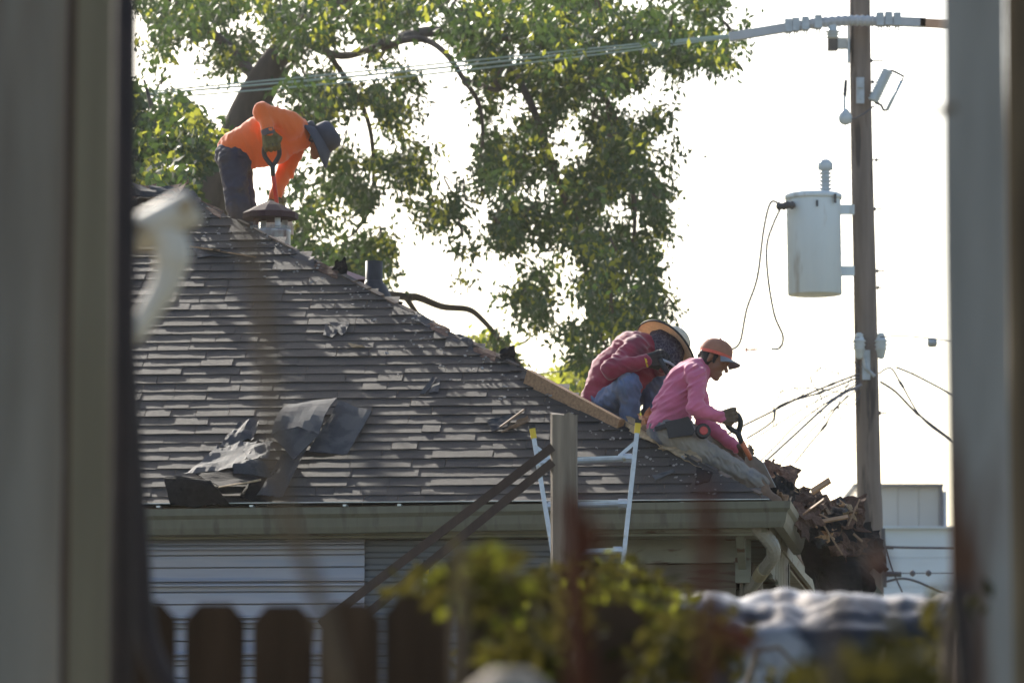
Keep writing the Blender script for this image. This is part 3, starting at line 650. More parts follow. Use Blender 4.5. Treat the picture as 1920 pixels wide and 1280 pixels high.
crumple('felt_sheet', [P(1515, 970, 38.4), P(1600, 1000, 39.0), P(1595, 1150, 38.8), P(1520, 1150, 38.3)], M['felt'], 'wide black felt drape filling the corner under the debris heap', 'felt', n=(12, 14), amp=.11, jag=.06, seed=310)
crumple('plastic_scrap', [P(1608, 1022, 38.6), P(1628, 1020, 38.6), P(1630, 1045, 38.5), P(1612, 1046, 38.5)], M['panel_white'], 'small white plastic scrap caught at the right end of the heap', 'scrap', n=(5, 5), amp=.03, seed=312)
sticks = [((1522, 922), (1556, 900), .045), ((1500, 968), (1545, 935), .02), ((1535, 978), (1590, 968), .03), ((1545, 985), (1580, 1040), .012), ((1520, 980), (1565, 1010), .015), ((1480, 950), (1530, 930), .016), ((1500, 945), (1560, 975), .012), ((1590, 985), (1612, 935), .010), ((1548, 950), (1562, 975), .02), ((1465, 925), (1490, 955), .012), ((1600, 1000), (1617, 1015), .018)]
for i, (a, c, w_) in enumerate(sticks):
    Y = 37.0 + i * .08; b = MB(); b.bar(P(*a, Y), P(*c, Y + random.uniform(-.15, .15)), w_, w_ * .4, up=(0, -.7, .7)); tag(b.build('wood_splinter', M['splinter']), 'pale broken wood splinter in the debris heap at the right eave', 'wood', 'wood splinters in the debris heap')

# ------------------------------------------------------------------ people: implicit bodies
def surface_nets(S, org, h):
    ins = S < 0
    nx, ny, nz = S.shape
    c = np.zeros((nx - 1, ny - 1, nz - 1), np.int8)
    for i in (0, 1):
        for j in (0, 1):
            for k in (0, 1): c += ins[i:nx - 1 + i, j:ny - 1 + j, k:nz - 1 + k]
    act = (c > 0) & (c < 8); idx = -np.ones(act.shape, int); cells = np.argwhere(act); idx[act] = np.arange(len(cells))
    acc = np.zeros((len(cells), 3)); cnt = np.zeros(len(cells))
    corners = [(i, j, k) for i in (0, 1) for j in (0, 1) for k in (0, 1)]
    vals = {q: S[cells[:, 0] + q[0], cells[:, 1] + q[1], cells[:, 2] + q[2]] for q in corners}
    for a in corners:
        for ax in range(3):
            if a[ax]: continue
            b = list(a); b[ax] = 1; b = tuple(b); va, vb = vals[a], vals[b]; m = (va < 0) != (vb < 0)
            t = np.where(m, va / np.where(m, va - vb, 1), 0)
            p = np.tile(np.array(a, float), (len(cells), 1)); p[:, ax] = t
            acc[m] += p[m]; cnt[m] += 1
    V = (cells + acc / cnt[:, None]) * h + org
    F = []
    for ax in range(3):
        u, v = (ax + 1) % 3, (ax + 2) % 3
        sl0 = [slice(1, -1)] * 3; sl0[ax] = slice(0, -1); sl1 = list(sl0); sl1[ax] = slice(1, None)
        A, B = ins[tuple(sl0)], ins[tuple(sl1)]
        e = np.argwhere(A != B)
        if not len(e): continue
        flip = A[tuple(e.T)]
        e = e + np.array([0 if q == ax else 1 for q in range(3)])
        def cell(du, dv):
            q = e.copy(); q[:, u] -= du; q[:, v] -= dv; return idx[tuple(q.T)]
        q = np.stack([cell(1, 1), cell(0, 1), cell(0, 0), cell(1, 0)], 1)
        q[~flip] = q[~flip][:, ::-1]; F.append(q)
    F = np.concatenate(F); F = F[(F >= 0).all(1)]
    return V, F
def field(prims, h=0.008, k=0.03, disp=None, grow=0.0):
    lo_ = np.min([np.minimum(np.array(p[0]), np.array(p[1])) - max(p[2], p[3]) * max(1, p[4]) for p in prims], 0) - 0.06
    hi_ = np.max([np.maximum(np.array(p[0]), np.array(p[1])) + max(p[2], p[3]) * max(1, p[4]) for p in prims], 0) + 0.06
    n = np.ceil((hi_ - lo_) / h).astype(int) + 1
    S = np.full(n, 0.5, np.float32)
    ax = [lo_[i] + np.arange(n[i]) * h for i in range(3)]
    for (a, b, ra, rb, sy) in prims:
        a = np.array(a); b = np.array(b); rm = max(ra, rb) + grow + 0.07
        sl = []
        for i in range(3):
            m = rm * (sy if i == 1 else 1) + (0 if i != 1 else .02)
            i0 = max(0, int((min(a[i], b[i]) - m - lo_[i]) / h)); i1 = min(n[i], int((max(a[i], b[i]) + m - lo_[i]) / h) + 2); sl.append(slice(i0, i1))
        X, Y, Zg = np.meshgrid(ax[0][sl[0]], ax[1][sl[1]], ax[2][sl[2]], indexing='ij')
        ym = (a[1] + b[1]) / 2
        p = np.stack([X, (Y - ym) / sy, Zg], -1); a2 = a.copy(); b2 = b.copy(); a2[1] = (a[1] - ym) / sy; b2[1] = (b[1] - ym) / sy
        d = b2 - a2; dd = float(d @ d) + 1e-9
        t = np.clip(((p - a2) @ d) / dd, 0, 1)
        ds_ = np.linalg.norm(p - (a2 + t[..., None] * d), axis=-1) - (ra + (rb - ra) * t) - grow
        cur = S[tuple(sl)]; hh = np.clip(0.5 + 0.5 * (ds_ - cur) / k, 0, 1)
        S[tuple(sl)] = np.where(np.abs(ds_ - cur) < k, ds_ * (1 - hh) + cur * hh - k * hh * (1 - hh), np.minimum(ds_, cur))
    if disp:
        G = np.stack(np.meshgrid(*ax, indexing='ij'), -1); m = np.abs(S) < 0.04
        S[m] += disp(G[m]).astype(np.float32)
    return S, lo_, h
def flesh(name, prims, m, parent, h=0.008, k=0.03, disp=None, grow=0.0):
    S, o_, h_ = field(prims, h, k, disp, grow); V, F = surface_nets(S, o_, h_); return big(name, V, F, m, parent, True)
def wrinkle(amp, sc, seed, st_=(1, 1, 1), rot=0.0):
    s_ = np.array([[math.cos(rot), 0, -math.sin(rot)], [0, 1, 0], [math.sin(rot), 0, math.cos(rot)]]) @ np.diag(np.array(st_) * sc)
    def f(p): return amp * (np.abs(vnoise(p @ s_ + seed, seed)) * 1.6 - .6) + amp * .5 * vnoise(p @ s_ * 2.1 + 5, seed + 1)
    return f
def cap(a, b, ra, rb, sy=1.0): return (tuple(a), tuple(b), ra, rb, sy)
def head_prims(c, fwd, up, s=1.0):
    c, f, u = Vector(c), Vector(fwd).normalized(), Vector(up); u = (u - f * u.dot(f)).normalized(); r = f.cross(u)
    def q(a, b_, cc=0): return c + f * a * s + u * b_ * s + r * cc * s
    L = [cap(q(-.025, .035), q(.02, .035), .088 * s, .085 * s, .9), cap(q(.02, -.02), q(.045, -.075), .072 * s, .045 * s, .85),   # skull, jaw
         cap(q(.095, -.005), q(.118, -.035), .010 * s, .015 * s), cap(q(.08, .02, .03), q(.08, .02, -.03), .02 * s, .02 * s),      # nose, brow
         cap(q(.085, -.072, .018), q(.085, -.072, -.018), .014 * s, .014 * s), cap(q(.07, -.108), q(.078, -.11), .022 * s, .02 * s),   # mouth, chin
         cap(q(-.005, .01, .082), q(-.012, -.03, .078), .018 * s, .012 * s), cap(q(-.005, .01, -.082), q(-.012, -.03, -.078), .018 * s, .012 * s),
         cap(q(.06, -.03, .04), q(.05, -.05, .04), .025 * s, .02 * s), cap(q(.06, -.03, -.04), q(.05, -.05, -.04), .025 * s, .02 * s)]
    return L
def hand_prims(wrist, knuckle, grip_axis, s=1.0, thumb_side=1):
    """palm from wrist to knuckles, four fingers curling round grip_axis, thumb closing from the side"""
    w_, k_ = Vector(wrist), Vector(knuckle); d = (k_ - w_).normalized(); g = Vector(grip_axis); g = (g - d * g.dot(d)).normalized(); n = d.cross(g).normalized() * thumb_side
    L = []
    for i, (o, ln) in enumerate([(-.033, .9), (-.011, 1.05), (.011, 1.0), (.033, .8)]):
        b0 = k_ + g * o * s; L.append(cap(w_ + g * o * .6 * s, b0, .015 * s, .0135 * s))
        p1 = b0 + (d * .026 + n * .016) * s * ln; p2 = p1 + (n * .026 - d * .008) * s * ln; p3 = p2 + (-d * .022 + n * .002) * s * ln
        L += [cap(b0, p1, .0105 * s, .0098 * s), cap(p1, p2, .0098 * s, .009 * s), cap(p2, p3, .009 * s, .008 * s)]
    t0 = w_ + (k_ - w_) * .3 + g * .03 * s; t1 = t0 + (d * .03 + g * .018 + n * .02) * s; t2 = t1 + (d * .022 + n * .022 - g * .01) * s
    L += [cap(t0, t1, .014 * s, .0115 * s), cap(t1, t2, .0115 * s, .0095 * s)]
    return L

def person(label, base): return thing('person', label, 'person', base)
def spade(name, label, grip, d_end, blade_end, shaft_mat, grip_mat, wide=0.05, blade=True):
    """D-grip roofing spade: D handle at grip, shaft to d_end.., flat blade"""
    g0, g1, be = Vector(grip), Vector(d_end), Vector(blade_end)
    t = thing(name, label, 'shovel', be); ax = (g1 - g0).normalized(); sd = ax.cross(Vector((0, 1, 0))).normalized()
    if abs(ax.y) > .9: sd = Vector((1, 0, 0))
    b = MB(); top = g0; L = (g1 - g0).length
    ring = [g1, g1 - ax * L * .25 + sd * wide * .5, g1 - ax * L * .6 + sd * wide, g0 + sd * wide * .95, g0 + sd * wide * .6 - ax * .012, g0 - sd * wide * .6 - ax * .012, g0 - sd * wide * .95, g1 - ax * L * .6 - sd * wide, g1 - ax * L * .25 - sd * wide * .5, g1]
    b.tube(smooth_path(ring, 3), 0.018, 8); b.tube([g1 - ax * .01, g1 + ax * .07], [.02, .017], 10); b.build('grip', grip_mat, t, True)
    b = MB(); b.tube([g1 + ax * .05, be - (be - g1).normalized() * .22], 0.0165, 10); b.build('shaft', shaft_mat, t, True)
    if blade:
        dv = (be - g1).normalized(); b = MB(); sw = dv.cross(Vector((0, 0, 1))).normalized()
        q = be - dv * .24; b.prism([q - sw * .05, q + sw * .05, q + dv * .06 + sw * .1, be + sw * .1, be - sw * .1, q + dv * .06 - sw * .1], sw.cross(dv) * .004); b.build('blade', M['hard'], t)
    return t

# --- the man in pink, seated on the hip
YP = hipp(hip_s(1270)).y + 0.16
def A(px, py, dy=0.0): return P(px, py, YP + dy)
man = person('man in pink shirt and brown cap sitting on the hip, prying with a spade', A(1262, 830))
hc = A(1339, 674); fw = Vector((.80, -.28, -.42)); upv = Vector((.45, 0, .89))
HP = head_prims(hc, fw, upv, 0.94)
shirt = [cap(A(1255, 788), A(1262, 762), .128, .125, 1.2), cap(A(1262, 765), A(1285, 718), .125, .128, 1.25), cap(A(1285, 720), A(1304, 698), .128, .095, 1.35), cap(A(1300, 700, -.17), A(1302, 700, .19), .066, .066),
         cap(A(1318, 688), A(1322, 684), .06, .055), cap(A(1247, 800), A(1260, 798), .118, .118, 1.2)]
arm_n = [cap(A(1306, 704, -.20), A(1304, 766, -.26), .062, .052), cap(A(1304, 766, -.26), A(1352, 782, -.20), .05, .036)]
arm_f = [cap(A(1306, 712, .20), A(1318, 786, .20), .06, .05), cap(A(1318, 788, .20), A(1385, 842, .10), .05, .034)]
legs = [cap(A(1250, 806), A(1268, 812), .125, .125, 1.25), cap(A(1264, 816, -.10), A(1342, 862, -.12), .10, .076), cap(A(1342, 862, -.12), A(1424, 906, -.16), .076, .06),
        cap(A(1268, 812, .12), A(1352, 838, .25), .095, .07), cap(A(1352, 838, .25), A(1432, 905, .22), .068, .052)]
neck = [cap(A(1312, 694), A(1332, 684), .052, .05)]
flesh('body', HP + neck + [cap(p[0], p[1], p[2] - .02, p[3] - .014, p[4]) for p in shirt + arm_n + arm_f] + [cap(p[0], p[1], p[2] - .02, p[3] - .016, p[4]) for p in legs], M['skin'], man, 0.007, .018)
flesh('shirt', shirt + arm_n + arm_f, M['pink'], man, 0.007, .03, wrinkle(.011, 16, 11, (.55, .7, 1.9), .5))
flesh('trousers', legs, M['jean_grey'], man, 0.008, .03, wrinkle(.012, 26, 12, (1.9, .6, .7), .6))
for (wr, kn, ga, nm) in [(A(1352, 782, -.20), A(1372, 779, -.2), Vector((.5, .2, -1)), 'glove'), (A(1384, 841, .10), A(1396, 850, .04), Vector((.5, 0, -1)), 'glove')]:
    flesh(nm, hand_prims(wr, kn, ga, 1.15, 1), M['glove_brown'], man, 0.004, .006)
bt = [cap(A(1424, 906, -.16), A(1430, 922, -.17), .055, .052), cap(A(1428, 924, -.17), A(1456, 940, -.2), .045, .038), cap(A(1434, 908, .22), A(1460, 935, .22), .052, .04)]
flesh('boot', bt, M['boot'], man, 0.008, .02)
_f = fw.normalized(); _u = (upv - _f * upv.dot(_f)).normalized(); _r = _f.cross(_u)
flesh('hair', [cap(hc - _f * .045 + _u * .01 + _r * q, hc - _f * .03 - _u * .025 + _r * q, .05, .042) for q in (-.04, 0, .04)] + [cap(hc - _f * .075 - _u * .01, hc - _f * .06 - _u * .05, .04, .03)] + [cap(hc + _f * .022 + _u * .02 + _r * q, hc + _f * .026 - _u * .025 + _r * q, .016, .008) for q in (-.07, .07)], M['hair'], man, 0.006, .02, wrinkle(.004, 40, 3))
# cap: crown, band, bill, back hole
ca = (upv - fw * .18).normalized(); u_ = (ca).normalized(); cc = hc + u_ * .035
r_h = .105
b = MB(); b.lathe([(r_h * 1.0, -.005), (r_h * 1.02, .02), (r_h * .97, .05), (r_h * .80, .078), (r_h * .5, .096), (r_h * .16, .104), (.01, .105)], cc, u_, n=24); crown = b.build('cap', M['capcloth'], man, True)
b = MB(); b.lathe([(r_h * 1.035, -.012), (r_h * 1.045, .008), (r_h * 1.02, .008), (r_h * 1.01, -.012)], cc, u_, n=24, caps=False); b.build('band', M['capstrap'], crown)
b = MB(); b.lathe([(.007, 0), (.007, .008), (.002, .01)], cc + u_ * .104, u_, n=8); b.build('button', M['capcloth'], crown)
f_ = (fw - u_ * fw.dot(u_)).normalized(); r_ = f_.cross(u_); V = []; F = []
for i in range(7):
    for j in range(9):
        a = (j / 8 - .5) * 2.0; rad_ = r_h * .98 + (.075 * math.cos(a * .9)) * i / 6
        V.append(cc + f_ * math.cos(a) * rad_ + r_ * math.sin(a) * rad_ * .95 - u_ * (.004 + .018 * (i / 6) + .03 * (a / 1.0) ** 2 * (i / 6)))
n0 = len(V); V += [p - u_ * .005 for p in V]
F = [(i * 9 + j, i * 9 + j + 1, (i + 1) * 9 + j + 1, (i + 1) * 9 + j) for i in range(6) for j in range(8)]; F += [tuple(n0 + q for q in f[::-1]) for f in F]
F += [(54 + j, 54 + j + 1, n0 + 54 + j + 1, n0 + 54 + j) for j in range(8)]
b = MB(); b.add(V, F); b.build('bill', M['capbill'], crown, True)
b = MB(); hb_ = cc - f_ * r_h * .93 - r_ * .02 + u_ * .028; b.lathe([(.022, -.012), (.022, .012)], hb_, (f_ + r_ * .9), n=14); b.build('strap_opening', M['hair'], crown)
# belt, pouch, tape measure
flesh('belt', [cap(A(1244, 806, -.0), A(1262, 800, -.0), .134, .130, 1.22)], M['pouch'], man, .01, .01) if False else None
b = MB(); b.prism([A(1228, 800, -.185), A(1258, 790, -.205), A(1290, 780, -.215), A(1291, 788, -.215), A(1258, 799, -.205), A(1229, 808, -.185)], Vector((0, .03, 0))); b.build('belt', M['pouch'], man)
b = MB(); b.prism([A(1247, 790, -.22), A(1292, 781, -.235), A(1303, 808, -.245), A(1298, 815, -.245), A(1254, 821, -.23)], Vector((0, .05, 0))); b.build('pouch', M['pouch'], man)
tp = MB(); tc_ = A(1318, 808, -.235); tp.lathe([(.044, -.02), (.05, -.014), (.05, .014), (.044, .02)], tc_, (0.2, -1, .1), n=14); tpo = tp.build('tape_measure', M['pouch'], man)
tp = MB(); tp.lathe([(.028, .0), (.028, .024), (.022, .026)], tc_, (0.2, -1, .1), n=14); tp.build('label_disc', M['toolred'], tpo)
spade('roofing_spade', 'orange spade with dark D grip held by the man in pink', A(1373, 783, -.16), A(1384, 812, -.12), A(1436, 915, .02), M['toolorange'], M['toolgrip'], .042)

# --- the man in crimson with the straw hat
YM = hipp(hip_s(1160)).y + 0.42
def A(px, py, dy=0.0): return P(px, py, YM + dy)
man = person('man in dark red shirt and straw hat crouching with covered face', A(1150, 790))
hc = A(1246, 655); fw = Vector((.55, -.55, -.62)); upv = Vector((.55, 0, .83))
HP = head_prims(hc, fw, upv, 0.95)
shirt = [cap(A(1132, 742), A(1150, 700), .135, .15, 1.25), cap(A(1150, 702), A(1188, 662), .15, .145, 1.3), cap(A(1188, 662), A(1215, 655), .14, .10, 1.35), cap(A(1192, 652, -.19), A(1206, 650, .19), .078, .078), cap(A(1170, 730), A(1200, 700), .10, .11, 1.2), cap(A(1126, 752), A(1136, 745), .125, .125, 1.2)]
arm_n = [cap(A(1192, 652, -.22), A(1146, 692, -.34), .072, .06), cap(A(1146, 692, -.34), A(1213, 676, -.40), .058, .04)]
arm_f = [cap(A(1212, 660, .2), A(1225, 700, .05), .065, .055), cap(A(1225, 700, .05), A(1243, 690, -.15), .05, .04)]
legs = [cap(A(1132, 752), A(1142, 752), .13, .13, 1.25), cap(A(1135, 758, -.12), A(1180, 722, -.36), .095, .078), cap(A(1181, 724, -.36), A(1180, 792, -.30), .074, .058),
        cap(A(1150, 756, .14), A(1238, 712, -.02), .10, .075), cap(A(1238, 714, -.02), A(1216, 785, .0), .072, .058)]
neck = [cap(A(1212, 662), A(1236, 662), .056, .055)]
flesh('body', HP + neck + [cap(p[0], p[1], p[2] - .02, p[3] - .014, p[4]) for p in shirt + arm_n + arm_f] + [cap(p[0], p[1], p[2] - .02, p[3] - .016, p[4]) for p in legs], M['skin'], man, 0.008, .018)
flesh('shirt', shirt + arm_n + arm_f, M['crimson'], man, 0.007, .035, wrinkle(.010, 15, 21, (.55, .7, 1.8), -.6))
flesh('jeans', legs, M['jean_blue'], man, 0.008, .03, wrinkle(.012, 22, 22, (1.6, .7, .8), .5))
flesh('boot', [cap(A(1180, 792, -.30), A(1196, 808, -.36), .055, .045), cap(A(1214, 788, .0), A(1236, 800, -.06), .055, .045)], M['boot'], man, .008, .02)
flesh('glove', hand_prims(A(1213, 676, -.40), A(1236, 672, -.40), Vector((.2, .2, -1)), 1.25, 1), M['glove_black'], man, 0.004, .006)
flesh('glove', hand_prims(A(1243, 690, -.15), A(1240, 676, -.30), Vector((.6, 0, -.6)), 1.2, 1), M['glove_black'], man, 0.004, .006)
b = MB(); b.lathe([(.043, -.006), (.045, .006)], A(1211, 676.5, -.40), (1, 0, .25), n=14); b.build('glove_cuff', M['yellow'], man)
# bandana cloth hanging over face and neck
bn = [cap(hc + Vector((-.02, -.03, .03)), hc + Vector((.02, -.05, -.02)), .105, .105, 1.0), cap(hc + Vector((-.05, -.03, .0)), hc + Vector((-.03, -.06, -.10)), .085, .075), cap(hc + Vector((.02, -.05, -.02)), hc + Vector((.05, -.07, -.12)), .095, .07)]
flesh('bandana', bn, M['bandana'], man, .007, .03, wrinkle(.007, 20, 23))
# straw hat: lathe about an axis tilted back-right, brim rim bound in black
hx = Vector((.60, .44, .67)).normalized(); hcc = A(1258, 647) + Vector((0.0, -.02, .0))
def wob(r, z, a): return r, z + (.012 * math.sin(2 * a + .6) if r > .12 else 0)
b = MB(); b.lathe([(.105, .0), (.17, -.015), (.232, -.045), (.237, -.048), (.237, -.044), (.232, -.040), (.17, -.009), (.11, .006)], hcc, hx, n=40, caps=False, wob=wob); hat = b.build('straw_hat', M['straw'], man, True)
b = MB(); b.lathe([(.112, .0), (.110, .05), (.10, .085), (.07, .11), (.02, .118), (.005, .118)], hcc, hx, n=32, caps=False); b.build('crown', M['straw_top'], hat, True)
b = MB(); b.lathe([(.233, -.051), (.241, -.05), (.241, -.040), (.233, -.038)], hcc, hx, n=40, caps=False, wob=wob); b.build('brim_binding', M['rubber'], hat, True)
t = thing('hammer', 'dark handled hammer in the gloved hands of the man with the straw hat', 'hammer', A(1255, 705, -.4))
b = MB(); b.tube([A(1238, 672, -.42), A(1246, 690, -.42), A(1258, 708, -.40)], [.016, .018, .02], 10); b.build('handle', M['toolgrip'], t, True)
b = MB(); b.tube([A(1240, 674, -.42), A(1256, 680, -.42), A(1268, 689, -.42)], [.010, .009, .006], 8); b.build('claw', M['hard'], t, True)

# --- the man in orange up by the peak
YO = hip_plan(hip_s(430)).y + 1.9
def A(px, py, dy=0.0): return P(px, py, YO + dy)
man = person('man in orange shirt bent over beside the flue, digging with a red spade', A(440, 430))
hc = A(600, 264); fw = Vector((.62, -.18, -.76)); upv = Vector((.78, 0, .62))
HP = head_prims(hc, fw, upv, 1.0)
shirt = [cap(A(448, 277), A(490, 258), .14, .155, 1.2), cap(A(490, 260), A(535, 250), .16, .165, 1.25), cap(A(535, 250), A(558, 254), .165, .12, 1.3), cap(A(545, 240, -.19), A(552, 250, .20), .085, .085), cap(A(466, 296), A(520, 282), .085, .10, 1.4), cap(A(440, 284), A(452, 292), .125, .12, 1.2)]
arm_n = [cap(A(548, 232, -.21), A(492, 210, -.30), .085, .066), cap(A(492, 210, -.30), A(503, 246, -.36), .062, .047)]
arm_f = [cap(A(558, 262, .21), A(535, 322, .22), .08, .065), cap(A(535, 322, .22), A(514, 372, .08), .062, .042)]
legs = [cap(A(436, 292), A(446, 298), .13, .13, 1.25), cap(A(436, 300, -.11), A(446, 385, -.12), .105, .085), cap(A(446, 385, -.12), A(436, 505, -.10), .08, .06), cap(A(446, 300, .12), A(458, 388, .16), .105, .085), cap(A(458, 388, .16), A(452, 505, .14), .08, .06)]
neck = [cap(A(566, 254), A(588, 262), .06, .055)]
flesh('body', HP + neck + [cap(p[0], p[1], p[2] - .022, p[3] - .016, p[4]) for p in shirt + arm_n + arm_f] + [cap(p[0], p[1], p[2] - .02, p[3] - .016, p[4]) for p in legs], M['skin'], man, 0.008, .018)
flesh('shirt', shirt + arm_n + arm_f, M['orange'], man, 0.008, .035, wrinkle(.009, 13, 31, (1.8, .7, .6), .3))
flesh('jeans', legs, M['jean_dark'], man, 0.009, .03, wrinkle(.010, 20, 32, (.8, .7, 1.6), .2))
flesh('boot', [cap(A(436, 505, -.1), A(438, 515, -.1), .06, .06), cap(A(438, 517, -.1), A(475, 520, -.16), .05, .045), cap(A(452, 505, .14), A(490, 520, .1), .055, .045)], M['boot'], man, .01, .02)
flesh('glove', hand_prims(A(503, 246, -.36), A(509, 274, -.38), Vector((1, .2, .1)), 1.45, 1), M['glove_olive'], man, .0045, .007)
flesh('glove', hand_prims(A(514, 372, .08), A(520, 388, .0), Vector((1, .2, .2)), 1.3, 1), M['glove_olive'], man, .005, .007)
b = MB(); b.tube([A(501, 243, -.36), A(504, 254, -.365)], [.05, .049], 14); b.build('glove_cuff', M['cuff'], man)
# bucket hat with neck flap
hx = Vector((.84, .0, .54)).normalized(); hcc = hc + hx * .02
b = MB(); b.lathe([(.118, -.01), (.116, .05), (.108, .09), (.09, .112), (.05, .122), (.005, .124)], hcc, hx, n=28); hat = b.build('bucket_hat', M['navyhat'], man, True)
def wob2(r, z, a): return r, z - (.018 * (1 + math.sin(a * 2 + 1.0)) if r > .13 else 0)
b = MB(); b.lathe([(.112, .005), (.16, -.02), (.20, -.06), (.20, -.067), (.16, -.028), (.11, -.008)], hcc, hx, n=36, caps=False, wob=wob2); b.build('brim', M['navyhat'], hat, True)
fl = [hc + Vector((-.10, -.02, .14)), A(574, 230), A(573, 262), A(580, 275)]
flesh('neck_flap', [cap(A(582, 236), A(584, 262), .035, .04, 2.4), cap(A(578, 240), A(577, 258), .025, .03, 2.6)], M['navyhat'], hat, .008, .03, wrinkle(.008, 18, 33))
t = spade('roofing_spade', 'red shafted spade with black D grip held by the man in orange', A(509, 276, -.38), A(511, 312, -.34), A(526, 440, -.02), M['toolred'], M['toolgrip'], .055)

# ------------------------------------------------------------------ ladders
def ladder(label, Y, L0, L1, R0, R1, rungs, caps_top=True):
    t = thing('ladder', label, 'ladder', P((L1[0] + R1[0]) / 2, 1400, Y))
    def pt(a, b, f, dy=0): return P(a[0] + (b[0] - a[0]) * f, a[1] + (b[1] - a[1]) * f, Y + dy)
    for a, b_ in ((L0, L1), (R0, R1)):
        b = MB(); p0, p1 = P(*a, Y), P(*b_, Y); dv = (p1 - p0).normalized(); ce = p0 + dv * .065
        b.bar(ce, p1, 0.062, 0.028, up=(1, 0, 0)); s = b.build('rail', M['alu'], t)
        b = MB(); b.bar(p0 + dv * .02, ce + dv * .02, 0.068, 0.036, up=(1, 0, 0)); cpo = b.build('end_cap', M['yellow'], s)
        b = MB(); b.bar(p0, p0 + dv * .022, 0.07, 0.04, up=(1, 0, 0)); b.build('tip', M['rubber'], s)
    for f in rungs:
        yl = L0[1] + (L1[1] - L0[1]) * f; fl_ = f; q0 = pt(L0, L1, f); q1 = pt(R0, R1, f)
        b = MB(); b.tube([q0, q1], 0.02, 10); b.box((q0 + q1) / 2 + Z * .012, ((q1 - q0).length / 2 - .02, .028, .006), Matrix.Rotation(-math.atan2((q1 - q0).z, (q1 - q0).x), 3, 'Y'))
        rg = b.build('rung', M['alu'], t)
        for q, s in ((q0, 1), (q1, -1)):
            b = MB(); b.tube([q + Vector((s * .015, -.0, -.0)), q + Vector((s * .07, 0, 0))], .029, 10); b.build('socket', M['alu'], rg)
    f = rungs[0]
    for a, b_, s in ((L0, L1, 1), (R0, R1, -1)):
        q = pt(a, b_, f); b = MB(); b.bar(q + Vector((s * .095, 0, .012)), pt(a, b_, f - .09), .022, .006, up=(0, 1, 0)); b.build('brace', M['alu'], t)
    return t
YL = 35.55
ladder('aluminium ladder with yellow tips leaning on the gutter behind the post', YL, (997, 797), (1052, 1130), (1197, 787), (1160, 1130), [0.208, 0.455, 0.715, 0.97])
ladder('second ladder, only one yellow tip showing low on the left', 35.2, (906, 1030), (930, 1180), (800, 1050), (790, 1180), [0.6])

# ------------------------------------------------------------------ post and rails in front of the house
YPst = 32.0
post = thing('wooden_post', 'weathered wooden post standing in front of the ladder', 'post', P(1058, 1500, YPst).to_tuple()[:2] + (0,))
pp = P(1057, 775, YPst); wq = 51 / ppm(YPst)
bm_v = []; b = MB(); nlev = 14; zt = pp.z
rows = []
for i in range(nlev + 1):
    z = zt * (1 - i / nlev); x = pp.x + 0.02 * i / nlev; hw = wq / 2 * (1 + .18 * i / nlev)
    row = []
    for k in range(16):
        a = 2 * math.pi * k / 16; sq = 1 / max(abs(math.cos(a)), abs(math.sin(a))); rr_ = hw * min(sq, 1.22) * (1 - random.uniform(0, .04))
        row.append((x + rr_ * math.cos(a), pp.y + rr_ * math.sin(a), z + (random.uniform(-.02, .012) if i == 0 else 0)))
    rows += row
b.add(rows, [(i * 16 + k, (i + 1) * 16 + k, (i + 1) * 16 + (k + 1) % 16, i * 16 + (k + 1) % 16) for i in range(nlev) for k in range(16)] + [tuple(range(16))])
b.build('shaft', M['post'], post)
for (a, c, lb) in [((1036, 838), (600, 1170), 'upper dark diagonal rail running down left from the weathered post'), ((1036, 866), (640, 1190), 'lower dark diagonal rail running down left from the weathered post')]:
    b = MB(); a_ = P(*a, YPst - .05); c_ = P(*c, YPst - .1); b.bar(a_, c_, 0.05, 0.048, up=(0, 0, 1)); tag(b.build('diagonal_rail', M['rail'], origin=c_), lb, 'rail', 'diagonal rails fixed to the post')
b = MB(); 

# ------------------------------------------------------------------ utility pole and hardware
YU = 65.0; ku = 1 / ppm(YU)
def U(px, py, dy=0.0): return P(px, py, YU + dy)
pole = thing('utility_pole', 'tall brown wooden utility pole right of the workers', 'utility pole', (U(1640, 1700).x, YU, 0))
b = MB(); pts = [U(1611, -260), U(1612, -60), U(1613, 100), U(1616, 300), U(1621, 500), U(1625, 700), U(1629, 900), U(1633, 1060)]; pts.append(Vector((U(1637, 1500).x, YU, -.3)))
b.tube(smooth_path(pts, 4), [(18.5 + 6.0 * i / 32) * ku for i in range(33)], 20); b.build('shaft', M['pole'], pole, True)
for (x, y, L_) in [(1634, 114, 22), (1640, 392, 14), (1645, 508, 14), (1646, 539, 8), (1650, 774, 12), (1636, 154, 20), (1643, 300, 10)]:
    b = MB(); b.tube([U(x - 20, y), U(x + L_, y)], .008, 6); b.tube([U(x - 2, y), U(x + 2, y)], .022, 8); b.build('step_bolt', M['darkmetal'], pole)
b = MB(); b.box(U(1613, 170, -.17), (.045, .02, .15)); b.box(U(1613, 157, -.2), (.028, .02, .05)); b.box(U(1613, 180, -.2), (.012, .02, .04)); b.build('eye_plate', M['hard'], pole)
b = MB(); b.box(U(1624, 684, -.17), (.045, .02, .17)); b.tube([U(1620, 668, -.2), U(1624, 690, -.22), U(1640, 705, -.2)], .02, 6); b.build('eye_plate', M['hard'], pole)
b = MB(); b.box(U(1591, 82, -.12), (.012, .06, .22)); b.box(U(1582, 82), (.07, .05, .06)); b.build('arm_bracket', M['hard'], pole)
b = MB(); b.box(U(1561, 83), (.055, .06, .075)); b.build('clamp_block', M['darkmetal'], pole)
